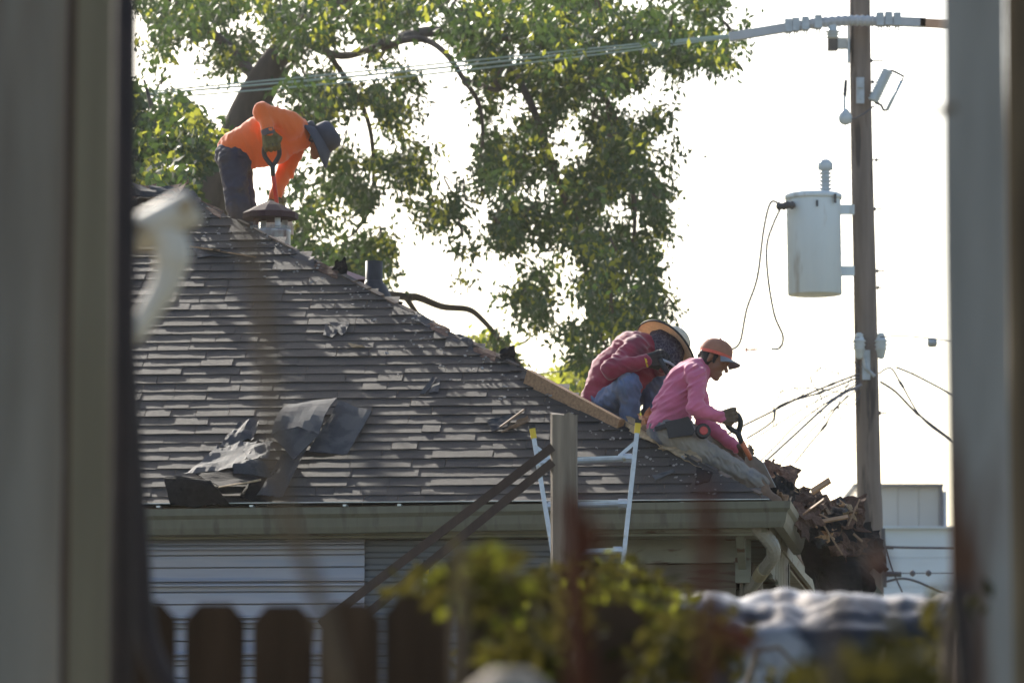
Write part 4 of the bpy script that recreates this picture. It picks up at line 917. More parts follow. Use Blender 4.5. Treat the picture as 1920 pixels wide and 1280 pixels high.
# insulated line guard across the top
lg = thing('line_guard', 'long grey insulating guard over the power lines at the pole top', 'line guard', U(1610, 45, -.35))
DG = -.35
b = MB(); b.bar(U(1367, 70, DG), U(1482, 51, DG), .10, .10); b.build('cover', M['guard'], lg)
b = MB(); b.bar(U(1660, 40, DG), U(1735, 43, DG), .10, .10); b.build('cover', M['guard'], lg)
b = MB(); b.bar(U(1725, 43, DG), U(1800, 47, DG), .10, .09); b.build('cover', M['guard_org'], lg)
gp = smooth_path([U(1478, 53, DG), U(1530, 44, DG), U(1590, 39, DG), U(1640, 40, DG), U(1670, 42, DG)], 10)
b = MB(); b.tube(gp, [.055 + .014 * (i % 2) for i in range(len(gp))], 10); b.build('ribbed_sleeve', M['guard'], lg)
for i, (x, y) in enumerate([(1478, 53), (1492, 51), (1510, 49), (1534, 46), (1650, 41), (1666, 40), (1682, 41)]):
    b = MB(); b.box(U(x, y - 4, DG), (.04, .07, .075)); b.tube([U(x - 2, y + 8, DG), U(x - 3, y + 17, DG), U(x + 3, y + 17, DG), U(x + 2, y + 8, DG)], .009, 6); b.build('clip', M['hard'], lg)
b = MB(); b.lathe([(.045, -.06), (.075, -.055), (.05, -.03), (.085, -.02), (.05, .0), (.095, .01), (.05, .03), (.05, .10), (.03, .13)], U(1561, 62, DG), n=16); b.build('insulator', M['porcelain'], lg, True)
# fuse cutout
fcut = thing('fuse_cutout', 'tilted grey fuse cutout with ribbed insulator right of the pole', 'fuse cutout', U(1650, 190, -.2))
d0, d1 = U(1637, 190, -.2), U(1665, 132, -.2); ax = (d1 - d0); b = MB(); L_ = ax.length
prof = []
for i in range(12): prof += [(.05, L_ * i / 12), (.072, L_ * (i + .5) / 12)]
b.lathe(prof + [(.05, L_)], d0, ax, n=14); b.build('insulator', M['porcelain'], fcut, True)
b = MB(); b.tube([U(1664, 134, -.2), U(1674, 133, -.2), U(1694, 143, -.2), U(1690, 155, -.2)], .014, 6); b.tube([U(1640, 192, -.2), U(1652, 197, -.2), U(1657, 207, -.2), U(1663, 206, -.2)], .016, 6); b.build('contact', M['darkmetal'], fcut)
b = MB(); b.tube([U(1690, 152, -.2), U(1663, 207, -.2)], .02, 8); b.build('fuse_tube', M['porcelain'], fcut, True)
b = MB(); b.tube([U(1588, 225, -.2), U(1604, 222, -.25), U(1622, 212, -.25), U(1640, 198, -.2)], .009, 6); b.build('lead', M['wire'], fcut)
arr = thing('bulb_arrester', 'round white bulb with thin dark rod left of the pole', 'arrester', U(1584, 238, -.2))
b = MB(); b.lathe([(.02, .11), (.035, .10), (.05, .07), (.075, .03), (.08, 0), (.075, -.03), (.05, -.065), (.01, -.08)], U(1585, 222, -.2), n=18); b.build('bulb', M['porcelain'], arr, True)
b = MB(); b.tube([U(1583, 206, -.2), U(1584, 178, -.2)], .014, 8); b.build('neck', M['porcelain'], arr); b = MB(); b.tube([U(1584, 180, -.2), U(1586, 150, -.2)], [.022, .018], 8); b.build('rod', M['darkmetal'], arr)
# transformer
tr = thing('transformer', 'pale grey cylindrical transformer hung on the utility pole', 'transformer', U(1528, 553, -.25))
tc0 = U(1528, 553, -.25); H_ = (U(1526, 366, -.25) - tc0).z; rt = 51 * ku; lean = (U(1525, 366, -.25) - tc0)
b = MB(); b.lathe([(rt * .97, 0), (rt, .01), (rt * 1.0, H_ - .03), (rt * 1.0, H_)], tc0, lean, n=40); b.build('tank', M['tank'], tr, True)
b = MB(); b.lathe([(rt * 1.05, H_ - .05), (rt * 1.06, H_ - .03), (rt * 1.06, H_), (rt * .95, H_ + .018), (.01, H_ + .03)], tc0, lean, n=40); b.build('lid', M['tank'], tr, True)
bc = U(1548, 360, -.25); b = MB(); prof = [(.06, 0)]
for i in range(5): prof += [(.045, .02 + i * .045), (.085, .035 + i * .045), (.045, .05 + i * .045)]
prof += [(.05, .25), (.085, .255), (.085, .33), (.05, .37), (.012, .38)]
b.lathe(prof, bc, n=16); b.build('bushing', M['porcelain'], tr, True)
for y in (393, 508):
    b = MB(); b.box(U(1588, y, -.12), (.085, .03, .055)); b.build('bracket', M['tank'], tr)
for (x, y) in [(1467, 387), (1482, 385)]:
    b = MB(); b.lathe([(.03, -.12), (.05, -.1), (.035, -.06), (.05, -.03), (.03, 0)], U(x + 8, y, -.5), (1, .3, 0), n=12); b.build('side_bushing', M['darkmetal'], tr, True)
b = MB(); b.box(U(1532, 381, -.57), (.012, .01, .035)); b.box(U(1566, 372, -.5), (.014, .02, .05)); b.build('lug', M['darkmetal'], tr)
def wire(pts, Y, r, m, label, cat='wire', group=None, n=6, name='service_wire'):
    pts = [P(p[0], p[1], Y + (p[2] if len(p) > 2 else 0)) for p in pts]; b = MB(); b.tube(smooth_path(pts, 6), r, n)
    o = b.build(name, m, origin=pts[0]); return tag(o, label, cat, group)
wire([(1462, 383), (1445, 380), (1432, 430), (1420, 520), (1400, 580), (1388, 640), (1372, 655)], YU - .5, .013, M['wire'], 'outer dark lead drooping left from the transformer', group='leads drooping from the transformer')
wire([(1465, 388), (1450, 420), (1438, 460), (1440, 520), (1452, 590), (1468, 630), (1462, 652), (1446, 654)], YU - .5, .013, M['wire'], 'inner dark lead looping below the transformer to a small clamp', group='leads drooping from the transformer')
wire([(1551, 298), (1543, 270), (1530, 250), (1526, 242), (1536, 234), (1556, 228)], YU - .3, .004, M['wire_thin'], 'thin pale wire curling up from the transformer bushing')
# main lines
LG = 'green power lines crossing to the pole top'
wire([(150, 190), (230, 181), (700, 140), (1100, 98), (1367, 68)], YU - .35, .012, M['wire_green'], 'upper of the green power lines crossing the tree', 'power line', LG, name='power_line')
wire([(150, 186), (230, 177), (700, 132), (1100, 92), (1367, 66)], YU - .25, .010, M['wire_green'], 'thin green power line just above the others', 'power line', LG, name='power_line')
wire([(150, 199), (230, 190), (700, 150), (1100, 105), (1367, 71)], YU - .45, .010, M['wire_green'], 'lowest green power line crossing the tree', 'power line', LG, name='power_line')
wire([(700, 745), (840, 722), (1000, 702), (1160, 682)], YU + 8, .010, M['wire_green'], 'pale line behind the man in the straw hat', 'power line', name='power_line')
# tangle of service drops
SG = 'service drops fanning down left from the pole'
drops = [([(1612, 700), (1560, 720), (1500, 745), (1440, 775), (1380, 805), (1340, 830)], .012, 'topmost thick service drop sagging left from the pole'),
         ([(1612, 706), (1540, 735), (1462, 760), (1448, 790), (1400, 822)], .011, 'service drop crossing behind the spade grip'),
         ([(1614, 715), (1560, 748), (1500, 790), (1450, 840), (1405, 885)], .008, 'service drop falling to the debris heap, left of the paler one'),
         ([(1616, 720), (1560, 752), (1490, 815), (1430, 870), (1400, 900)], .014, 'thick pale service drop running steeply to the roof edge'),
         ([(1590, 740), (1560, 775), (1545, 800), (1520, 830), (1490, 868)], .009, 'steep service drop nearest the pole'),
         ([(1600, 690), (1570, 700), (1540, 690), (1520, 710), (1535, 735), (1545, 760)], .006, 'thin looped wire left of the pole'),
         ([(1605, 640), (1575, 650), (1540, 665), (1520, 690), (1518, 710)], .005, 'thin jumper curving down from the white insulator'),
         ([(1450, 800), (1452, 765), (1462, 740), (1470, 725)], .006, 'thin upright wire beside the topmost drop')]
drops += [([(1612, 690), (1590, 672), (1570, 690), (1585, 722), (1606, 730)], .005, 'small thin wire loop against the left of the pole'),
          ([(1612, 745), (1585, 758), (1560, 768), (1520, 770), (1500, 735), (1480, 720)], .005, 'thin slack wire drooping under the sleeves'),
          ([(1612, 728), (1575, 735), (1530, 728), (1490, 728), (1462, 735)], .006, 'thin level wire crossing the drops left of the pole'),
          ([(1600, 702), (1582, 735), (1572, 760), (1578, 790)], .006, 'thin hanging tail left of the pole'),
          ([(1612, 712), (1550, 742), (1490, 775), (1420, 818), (1370, 842)], .007, 'thin drop just under the topmost thick one'),
          ([(1614, 724), (1565, 765), (1515, 812), (1470, 862), (1440, 890)], .007, 'thin drop right of the thick pale one'),
          ([(1605, 650), (1560, 662), (1530, 700), (1500, 745), (1470, 742)], .005, 'slack jumper falling from the insulator to the topmost drop'),
          ([(1614, 735), (1600, 760), (1570, 752), (1540, 742), (1530, 760), (1548, 785)], .005, 'curly loose wire end under the sleeves'),
          ([(1456, 800), (1450, 770), (1449, 740)], .005, 'thin stub wire standing on the drops')]
for i, (pts, r_, lb) in enumerate(drops): wire(pts, YU - .3 - .05 * i, r_, M['wire'] if i != 3 else M['wire_thin'], lb, group=SG)
RG = 'service drops leading right from the pole'
for i, (pts, r_, lb) in enumerate([([(1650, 715), (1680, 735), (1720, 775), (1785, 825)], .014, 'thick service drop falling right to the fence board'), ([(1648, 700), (1670, 690), (1690, 720), (1730, 785), (1790, 830)], .010, 'looped service drop falling right beside the thick one'),
        ([(1680, 688), (1720, 705), (1790, 742)], .012, 'upper straight drop leading right'), ([(1650, 632), (1700, 630), (1790, 640)], .007, 'thin top wire leading right to a small box'), ([(1400, 655), (1500, 645), (1612, 632)], .004, 'thin top wire leading left from the pole'), ([(1715, 640), (1718, 680), (1712, 700)], .005, 'short thin jumper right of the pole')]): wire(pts, YU - .3 - .05 * i, r_, M['wire'], lb, group=RG)
for i, (x, y, an, lb) in enumerate([(1500, 745, .45, 'dark splice clamp low on the topmost drop'), (1560, 720, .4, 'dark splice clamp on the topmost drop near the pole'), (1540, 735, .45, 'dark sleeve on the drop behind the spade grip'), (1560, 750, .55, 'grey sleeve where two drops cross left of the pole'), (1545, 800, .9, 'short sleeve on the steep drop nearest the pole'), (1690, 720, -1.0, 'steep splice sleeve right of the pole'), (1720, 775, -.7, 'splice low on the thick drop right of the pole')]):
    p = U(x, y, -.3); d = Vector((math.cos(an), 0, math.sin(an))) * .07; b = MB(); b.tube([p - d, p - d * .3, p + d * .4, p + d], [.008, .018, .017, .007], 8); tag(b.build('wire_splice', M['wire'], origin=p), lb, 'splice', 'splices on the service drops')
for (x, lb) in [(1611, 'white spool insulator on the left of the pole'), (1652, 'white spool insulator on the right of the pole')]:
    c = U(x, 640, -.25); b = MB(); b.lathe([(.02, -.2), (.04, -.18), (.055, -.1), (.07, -.09), (.055, -.06), (.075, -.04), (.055, -.01), (.078, .0), (.055, .03), (.04, .07), (.05, .08), (.02, .1)], c, n=14); tag(b.build('spool_insulator', M['porcelain'], origin=c, smooth=True), lb, 'insulator', 'insulators on the pole')
b = MB(); c = U(1748, 642, -.3); b.lathe([(.01, -.055), (.045, -.05), (.055, -.03), (.055, .03), (.045, .05), (.01, .055)], c, (1, 0, 0), n=10); tag(b.build('line_weight', M['hard'], origin=c), 'small grey box hanging on the thin wire right of the pole', 'box')
b = MB(); b.tube([U(1395, 655), U(1420, 656)], .008, 6); b.tube([U(1400, 651), U(1400, 660)], .01, 6); tag(b.build('line_spacer', M['toolred'], origin=U(1400, 655)), 'small red spacer on a wire right of the cap', 'spacer')
b = MB(); 
for (x0, y0, x1, y1, r_) in [(1655, 990, 1658, 1100, .03), (1648, 1026, 1675, 1026, .02), (1660, 1075, 1690, 1076, .03)]: b.tube([U(x0, y0, -.3), U(x1, y1, -.3)], r_, 8)
b.build('conduit', M['darkmetal'], pole)
wire([(1650, 1024), (1700, 1026), (1790, 1027)], YU - .3, .014, M['wire'], 'thick dark cable level right of the pole foot', group=RG)
wire([(1660, 1090), (1690, 1084), (1720, 1090), (1760, 1108), (1800, 1120)], YU - .3, .014, M['wire'], 'curved dark cable right of the pole foot', group=RG)
wire([(1660, 1074), (1790, 1074)], YU - .3, .006, M['wire'], 'thin wire with two clamps in front of the pale blue wall', group=RG)
wire([(1657, 1010), (1670, 1060), (1692, 1110)], YU - .3, .010, M['wire'], 'slanting guy wire at the pole foot', group=RG)
for x, lb in [(1711, 'left dark clamp on the thin wire before the pale blue wall'), (1741, 'right dark clamp on the thin wire before the pale blue wall')]:
    c = U(x, 1074, -.3); b = MB(); b.tube([c + Vector((-.03, 0, 0)), c, c + Vector((.03, 0, 0))], [.02, .04, .02], 8); tag(b.build('wire_clamp', M['wire'], origin=c), lb, 'clamp', 'clamps on the thin wire')

# ------------------------------------------------------------------ far building
YB = 150.0
bl = thing('far_building', 'pale metal building far behind the utility pole', 'building', (P(1720, 1700, YB).x, YB, 0))
def slab(x0, x1, y0, y1, dep, Y, nm, m):
    a = P(x0, y0, Y); c = P(x1, y1, Y); b = MB(); b.box(((a.x + c.x) / 2, Y + dep / 2, (a.z + c.z) / 2), (abs(c.x - a.x) / 2, dep / 2, abs(a.z - c.z) / 2)); return b.build(nm, m, bl)
for i in range(4): slab(1606 + 39 * i, 1644.6 + 39 * i, 910, 990, 4, YB + 1, 'upper_wall_panel', M['bldg_up'])
slab(1600, 1770, 906, 910, 5, YB + .7, 'roof_edge', M['bldg_trim'])
slab(1762, 1769, 910, 990, 4.2, YB + .9, 'corner_trim', M['bldg_trim'])
slab(1770, 1776, 920, 990, .3, YB + .8, 'drain_pipe', M['bldg_low'])
zb_ = [990, 1045, 1100, 1160, 1300]
for i in range(4): slab(1500, 1900, zb_[i] + .6, zb_[i + 1], 8, YB, 'lower_wall_panel', M['bldg_low'])
slab(1498, 1902, 986, 990, 8.3, YB - .2, 'parapet_cap', M['bldg_low'])
a = P(1700, 1290, YB); b = MB(); b.box((a.x, YB + 4, a.z / 2), (2.7, 4, a.z / 2)); b.build('plinth', M['bldg_low'], bl)

# ------------------------------------------------------------------ trees
def leaves(name, centers, m, parent, L_=.12, W_=.045, n=10, spread=.16, droop=.6, seed=1):
    r_ = np.random.default_rng(seed); N = len(centers); c = np.repeat(centers, n, 0)
    ax = r_.normal(size=(N, 3)); ax[:, 2] = -np.abs(ax[:, 2]) * droop; ax /= np.linalg.norm(ax, axis=1, keepdims=True)
    t = np.tile(np.linspace(-1, 1, n), N)[:, None]
    p = c + np.repeat(ax, n, 0) * t * spread + r_.normal(size=(N * n, 3)) * spread * .28
    d = np.repeat(ax, n, 0) * .6 + r_.normal(size=(N * n, 3)) * .6; d[:, 2] -= droop * .7; d /= np.linalg.norm(d, axis=1, keepdims=True)
    s = np.cross(d, r_.normal(size=d.shape)); s /= np.linalg.norm(s, axis=1, keepdims=True); nn = np.cross(d, s)
    l = (L_ * r_.uniform(.6, 1.25, (N * n, 1))); w_ = W_ * r_.uniform(.7, 1.3, (N * n, 1))
    V = np.stack([p, p + d * l * .45 + s * w_ + nn * w_ * .3, p + d * l, p + d * l * .45 - s * w_ + nn * w_ * .3], 1).reshape(-1, 3)
    F = np.arange(len(V)).reshape(-1, 4)
    o = big(name, V, F, m, parent); o['kind'] = 'stuff'; return o
def crown_points(ell, holes, n, Y0, dY, seed, thr=-.25, nsc=.022):
    r_ = np.random.default_rng(seed); wts = np.array([e[2] * e[3] * (e[4] if len(e) > 4 else 1) * (.72 if e[0] > 930 and e[1] > 150 else 1) for e in ell]); wts = wts / wts.sum()
    out = []
    while len(out) < n:
        k = r_.choice(len(ell), p=wts); e = ell[k]; a = r_.uniform(0, 2 * math.pi); q = math.sqrt(r_.random())
        x = e[0] + e[2] * q * math.cos(a); y = e[1] + e[3] * q * math.sin(a)
        if any(((x - h[0]) / h[2]) ** 2 + ((y - h[1]) / h[3]) ** 2 < 1 for h in holes): continue
        dyy = r_.normal() * dY * .5
        if float(vnoise(np.array([x * nsc, y * nsc, dyy * .10 + 3.3]), 8)) + .55 * float(vnoise(np.array([x * .05, y * .05, dyy * .2]), 9)) < thr: continue
        out.append(P(x, y, Y0 + dyy + 3.0 * math.sin(k * 2.4)))
    return np.array([tuple(p) for p in out])
YT = 72.0; kt = 1 / ppm(YT)
tree = thing('shade_tree', 'big leafy shade tree rising behind the roof', 'tree', (P(330, 1700, YT).x, YT, 0))
def T(px, py, dy=0): return P(px, py, YT + dy)
base_pt = Vector((T(300, 1700).x, YT, 0))
b = MB(); tp_ = smooth_path([base_pt, T(345, 700), T(372, 480), T(400, 370), T(440, 270), T(475, 190), T(520, 115), T(575, 60), T(640, 0), T(700, -90)], 4)
n_ = len(tp_); b.tube(tp_, [(46 - 28 * (i / n_) ** 1.4) * kt for i in range(n_)], 14); b.build('trunk', M['bark'], tree, True)
def limb(pts, r0, r1):
    p_ = smooth_path([T(*q) for q in pts], 5); n_ = len(p_); b = MB(); b.tube(p_, [(r0 + (r1 - r0) * i / n_) * kt for i in range(n_)], 8); b.build('limb', M['bark'], tree, True)
limb([(560, 75, 0), (640, 105, -1), (720, 84, -2), (790, 74, -2), (835, 100, -2.5), (870, 150, -3), (898, 195, -3), (905, 250, -3), (900, 330, -3), (908, 370, -3)], 8, 2)
limb([(720, 84, -2), (800, 60, 1), (900, 65, 2), (960, 72, 2), (1040, 90, 2), (1130, 60, 2), (1220, 30, 2)], 12, 5)
limb([(490, 160, 0), (430, 90, 1), (370, 40, 1), (300, -20, 1)], 12, 5)

limb([(370, 490, 0), (520, 540, 1), (650, 545, 1), (760, 556, 2), (785, 558, 2), (830, 575, 2), (878, 580, 2), (905, 600, 2), (940, 640, 2), (980, 690, 2)], 11, 4)
limb([(900, 65, 2), (960, 130, 0), (1010, 230, -1), (1050, 350, -1), (1090, 470, -1), (1110, 580, -1), (1120, 660, -1)], 9, 3)
limb([(1040, 90, 2), (1120, 160, 0), (1170, 270, 0), (1190, 400, 0), (1180, 520, 0)], 8, 3)
limb([(760, 556, 2), (790, 600, 2), (815, 635, 2), (825, 660, 2)], 6, 2)
limb([(870, 150, -3), (935, 170, -3), (928, 150, -3), (945, 125, -3)], 5, 3)
limb([(600, 80, 0), (680, 200, 1.5), (700, 300, 2), (690, 400, 2), (640, 460, 2)], 6, 2)
ELL = [(300, 50, 95, 80), (262, 150, 55, 90), (340, 10, 130, 45), (440, 55, 100, 80), (560, 40, 120, 75), (650, 105, 110, 75), (700, 40, 120, 70), (640, 185, 120, 52), (600, 235, 60, 35, .5), (735, 180, 60, 55, .9),
       (850, 28, 90, 48), (800, 20, 60, 40), (870, 60, 60, 40), (920, 60, 90, 60), (1010, 90, 110, 110), (1110, 70, 130, 105), (1220, 60, 95, 90), (1320, 50, 80, 65), (1345, 90, 40, 40, .6),
       (1080, 200, 165, 90), (1185, 180, 85, 85), (1040, 300, 130, 95), (1150, 320, 105, 105), (1222, 300, 45, 90, .8), (935, 240, 45, 70, .6), (940, 395, 65, 70, .8), (1040, 420, 110, 85), (1160, 430, 90, 85), (1100, 540, 130, 85), (1000, 560, 80, 55, .9), (1180, 560, 75, 85), (1120, 640, 105, 55), (1200, 640, 55, 40), (960, 620, 60, 50, .8), (985, 680, 50, 40),
       (620, 300, 95, 50, .7), (560, 350, 50, 50, .6), (650, 420, 105, 80), (720, 360, 75, 60, .8), (590, 450, 70, 60), (700, 480, 65, 50, 1.1), (610, 500, 80, 30), (800, 325, 70, 50, .6), (780, 415, 60, 35, .6), (860, 385, 65, 35, .8), (740, 290, 60, 40, .5), (900, 450, 50, 45, .7), (880, 515, 35, 16, .8), (455, 180, 40, 40, .6), (330, 250, 100, 40, .5), (700, 240, 60, 30, .5), (880, 150, 30, 60, .5), (908, 320, 30, 75, .9)]
HOL = [(345, 85, 34, 24), (400, 180, 50, 52), (570, 124, 38, 24), (498, 88, 24, 20), (778, 108, 58, 26), (835, 215, 52, 55), (800, 480, 75, 50), (860, 215, 30, 50), (455, 20, 18, 26), (1180, 15, 30, 20), (1110, 148, 14, 8), (800, 570, 130, 45), (690, 330, 45, 16), (420, 330, 22, 40), (975, 160, 24, 22), (1000, 470, 26, 20), (850, 300, 45, 25), (750, 440, 40, 14), (425, 300, 26, 50), (452, 235, 26, 50), (485, 165, 26, 45), (520, 120, 22, 26), (395, 365, 22, 30), (800, 75, 80, 14), (850, 120, 18, 40), (640, 250, 30, 16), (700, 210, 20, 12), (930, 520, 60, 18), (1050, 370, 20, 14), (880, 430, 30, 14), (1000, 640, 40, 20), (1060, 660, 24, 30), (1150, 500, 16, 20), (1080, 480, 14, 18)]
cp_ = crown_points(ELL, HOL, 4500, YT, 5.0, 5, thr=-.02)
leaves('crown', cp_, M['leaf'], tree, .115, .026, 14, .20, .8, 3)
tips = cp_[::22]; limbs_pts = np.array([tuple(o_.matrix_world @ v_.co + WL[tree]) for o_ in tree.children for v_ in list(o_.data.vertices)[::12]])
tw = MB()
for tp0 in tips:
    dd_ = np.linalg.norm(limbs_pts - tp0, axis=1); q_ = limbs_pts[int(np.argmin(dd_))]
    if dd_.min() > 3.2: continue
    a_, c_ = Vector(q_), Vector(tp0); m_ = (a_ + c_) / 2 + Vector((random.uniform(-.15, .15), random.uniform(-.15, .15), random.uniform(0, .3)))
    tw.tube(smooth_path([a_, m_, c_], 3), [.020 - .0023 * k for k in range(7)], 4)
tag(tw.build('twigs', M['bark'], tree), kind='stuff')
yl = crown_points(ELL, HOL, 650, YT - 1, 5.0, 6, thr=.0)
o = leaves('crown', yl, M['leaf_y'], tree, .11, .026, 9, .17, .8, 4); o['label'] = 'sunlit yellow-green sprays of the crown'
YT2 = 60.0
t2 = thing('small_tree', 'smaller leafy tree at the far left behind the roof peak', 'tree', (P(280, 1700, YT2).x, YT2, 0))
b = MB(); b.tube([Vector((P(280, 1700, YT2).x, YT2, 0)), P(290, 500, YT2), P(300, 330, YT2), P(290, 220, YT2), P(270, 150, YT2)], [.10, .07, .05, .03, .015], 8); b.build('trunk', M['bark'], t2, True)
ELL2 = [(285, 300, 85, 90), (255, 230, 60, 70), (320, 350, 50, 45), (345, 290, 50, 50, .5), (360, 240, 40, 40, .25), (240, 330, 60, 90), (300, 210, 70, 30, .5)]
c2 = crown_points(ELL2, [(400, 190, 48, 40), (425, 350, 14, 30), (470, 340, 70, 80)], 1500, YT2, 3, 15, thr=-.2)
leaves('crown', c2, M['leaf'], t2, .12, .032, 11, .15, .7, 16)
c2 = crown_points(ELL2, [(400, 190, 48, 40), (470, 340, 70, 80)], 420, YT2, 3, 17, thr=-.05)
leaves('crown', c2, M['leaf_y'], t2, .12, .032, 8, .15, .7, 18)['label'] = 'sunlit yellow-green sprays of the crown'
YT3 = 85.0
t3 = thing('distant_tree', 'small distant tree seen just left of the man in the straw hat', 'tree', (P(1090, 1700, YT3).x, YT3, 0))
b = MB(); b.tube([Vector((P(1090, 1700, YT3).x, YT3, 0)), P(1092, 900, YT3), P(1090, 760, YT3), P(1085, 700, YT3)], [.14, .1, .06, .02], 8); b.build('trunk', M['bark'], t3, True)
c3 = crown_points([(1085, 720, 55, 35), (1120, 770, 70, 50), (1040, 760, 60, 45), (1150, 730, 30, 30, .5), (940, 705, 40, 30, .5), (920, 660, 40, 30, .4)], [], 650, YT3, 3, 19, thr=-.3)
leaves('crown', c3, M['leaf_y'], t3, .14, .04, 10, .2, .7, 20)

# ------------------------------------------------------------------ picket fence
YK = 10.0; kk = 1 / ppm(YK)
fen = thing('picket_fence', 'dark dog-eared picket fence along the bottom of the view', 'fence', (P(600, 1700, YK).x, YK, 0))
tops = [(82, 201, 1150), (216, 331, 1128), (347, 460, 1131), (474, 588, 1134), (598, 713, 1130), (722, 843, 1118), (853, 962, 1122), (972, 1085, 1126), (1098, 1212, 1130)]
for (x0, x1, yt) in tops:
    a, c = P(x0, yt, YK), P(x1, yt, YK); wd = c.x - a.x; ear = wd * .24; zt = a.z
    poly = [(a.x, YK, 0.03), (c.x, YK, 0.03), (c.x, YK, zt - ear * 1.15), (c.x - ear, YK, zt), (a.x + ear, YK, zt), (a.x, YK, zt - ear * 1.15)]
    b = MB(); b.prism([Vector(p) for p in poly], Vector((0, .016, 0))); b.build('picket', M['picket'], fen)
for zz in (0.35, 1.35):
    b = MB(); b.box((P(650, 1200, YK).x, YK + .05, zz), (.53, .03, .045)); b.build('rail', M['picket'], fen)

# ------------------------------------------------------------------ tarp-covered stack
YTa = 14.5
tarp = thing('covered_stack', 'stack under crumpled glossy plastic sheeting at lower right', 'covered stack', (P(1510, 1700, YTa).x, YTa, 0))
NX, NY = 90, 60; V = []
xl, xr = P(1215, 1120, YTa).x, P(1830, 1120, YTa).x; zt = P(1500, 1128, YTa).z
for j in range(NY + 1):
    for i in range(NX + 1):
        s, t = i / NX, j / NY; x = xl + (xr - xl) * s
        if t < .4: q = t / .4; y = YTa + .55 - .55 * q; z = zt + .035 - .015 * q - (.05 * q ** 6)
        else: q = (t - .4) / .6; y = YTa - .10 * min(1, q * 6) - .10 * q; z = zt - .03 - (.30 * q if q < .16 else .048 + 1.1 * (q - .16))
        pn = np.array([s * 9, t * 7, 1.1]); nz = abs(float(vnoise(pn * np.array([.55, .8, 1]), 40))) * .05 + abs(float(vnoise(pn * np.array([1.3, 1.9, 1]), 41))) * .018 + float(vnoise(pn * 6, 42)) * .004 - .02
        V.append((x + nz * .3, y - nz * (.9 if t > .4 else .2), z + nz * (.75 if t < .45 else .2)))
F = [(j * (NX + 1) + i, j * (NX + 1) + i + 1, (j + 1) * (NX + 1) + i + 1, (j + 1) * (NX + 1) + i) for j in range(NY) for i in range(NX)]
b = MB(); b.add(V, F); b.build('plastic_sheet', M['tarp'], tarp, True)
b = MB(); b.box(((xl + xr) / 2, YTa + .32, (zt - .06) / 2), ((xr - xl) / 2 - .03, .24, (zt - .06) / 2)); b.build('stack_core', M['slate'], tarp)

# ------------------------------------------------------------------ shrubs
def shrub(label, pxs, Y, m, ell, n, seed, L_=.042, W_=.010, my=None):
    t = thing('shrub', label, 'shrub', (P(pxs, 1700, Y).x, Y, 0))
    for i in range(7):
        b = MB(); a = P(pxs + random.uniform(-40, 40), 1700, Y); e = ell[i % len(ell)]
        b.tube(smooth_path([Vector((a.x, Y, 0)), P(pxs * .5 + e[0] * .5, 1330, Y), P(e[0], e[1] - e[3] * .5, Y + random.uniform(-.1, .1))], 4), [.012 - .0012 * k for k in range(9)], 6); b.build('stem', M['stem'], t)
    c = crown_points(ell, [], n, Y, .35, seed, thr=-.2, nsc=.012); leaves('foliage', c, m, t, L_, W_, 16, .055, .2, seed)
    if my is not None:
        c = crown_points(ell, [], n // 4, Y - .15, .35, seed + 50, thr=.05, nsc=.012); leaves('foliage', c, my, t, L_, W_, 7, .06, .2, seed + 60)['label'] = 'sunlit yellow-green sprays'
    return t
shrub('dark bushy shrub growing over the picket fence in front of the post', 1060, 12.6, M['leaf_bush'], [(1040, 1130, 110, 60), (1080, 1210, 130, 90), (990, 1190, 70, 60), (1140, 1100, 60, 50, .7), (950, 1120, 40, 35, .4), (1140, 1200, 90, 80), (930, 1250, 90, 50, .6)], 620, 31, my=M['leaf_y2'])
shrub('yellow-green shrub below the covered stack', 1250, 12.8, M['leaf_bush'], [(1190, 1140, 40, 50, .7), (1220, 1230, 90, 70), (1300, 1230, 70, 50, .8), (1390, 1265, 100, 30, .8), (1250, 1190, 50, 40, .6), (1520, 1280, 80, 25, .6)], 330, 33, my=M['leaf_y2'])
shrub('sparse weeds along the fence top left of the big shrub', 800, 11.6, M['leaf_bush'], [(800, 1112, 50, 16), (860, 1090, 40, 18), (900, 1085, 30, 25, .7)], 34, 35, my=M['leaf_y2'])
shrub('dry seedy weeds beside the right fence board', 1740, 9.5, M['leaf_bush'], [(1795, 1160, 25, 40), (1800, 1220, 40, 60), (1640, 1275, 60, 16)], 30, 37)

# ------------------------------------------------------------------ tall boards, post, pipe close to the camera
YN = 9.4
def board(x0, x1, label, m, Y=YN, lean=0.0, ztop=3.5):
    a, c = P(x0, 640, Y), P(x1, 640, Y); b = MB()
    V = []; n = 20
    for i in range(n + 1):
        z = 0.05 + (ztop - .05) * i / n; sh = lean * (z - 1.8); e0, e1 = random.uniform(-.0015, .0015), random.uniform(-.0015, .0015)
        V += [(a.x + sh + e0, Y, z), (c.x + sh + e1, Y, z), (c.x + sh + e1, Y + .02, z), (a.x + sh + e0, Y + .02, z)]
    F = [(4 * i + k, 4 * i + (k + 1) % 4, 4 * i + 4 + (k + 1) % 4, 4 * i + 4 + k) for i in range(n) for k in range(4)] + [(3, 2, 1, 0), (4 * n, 4 * n + 1, 4 * n + 2, 4 * n + 3)]
    b.add(V, F); return tag(b.build('fence_board', m, origin=(a.x, Y, 0)), label, 'fence board', 'tall fence boards framing the view')
board(-60, 116, 'wide grey fence board at the left edge of the view', M['board'], lean=.004)
board(131, 207, 'narrow olive fence board second from the left', M['board2'], Y=9.3, lean=.008)
board(1778, 1893, 'wide grey fence board on the right of the view', M['board3'], lean=-.004)
board(1891, 2040, 'fence board at the far right edge of the view', M['board2'], Y=9.46)
def knot(px, py, label_parent, Y, rx, rz):
    pass
board(112, 140, 'dark slat showing in the gap between the two left boards', M['rust'], Y=9.55)  # added dark strip, paints the shadow in the board gap
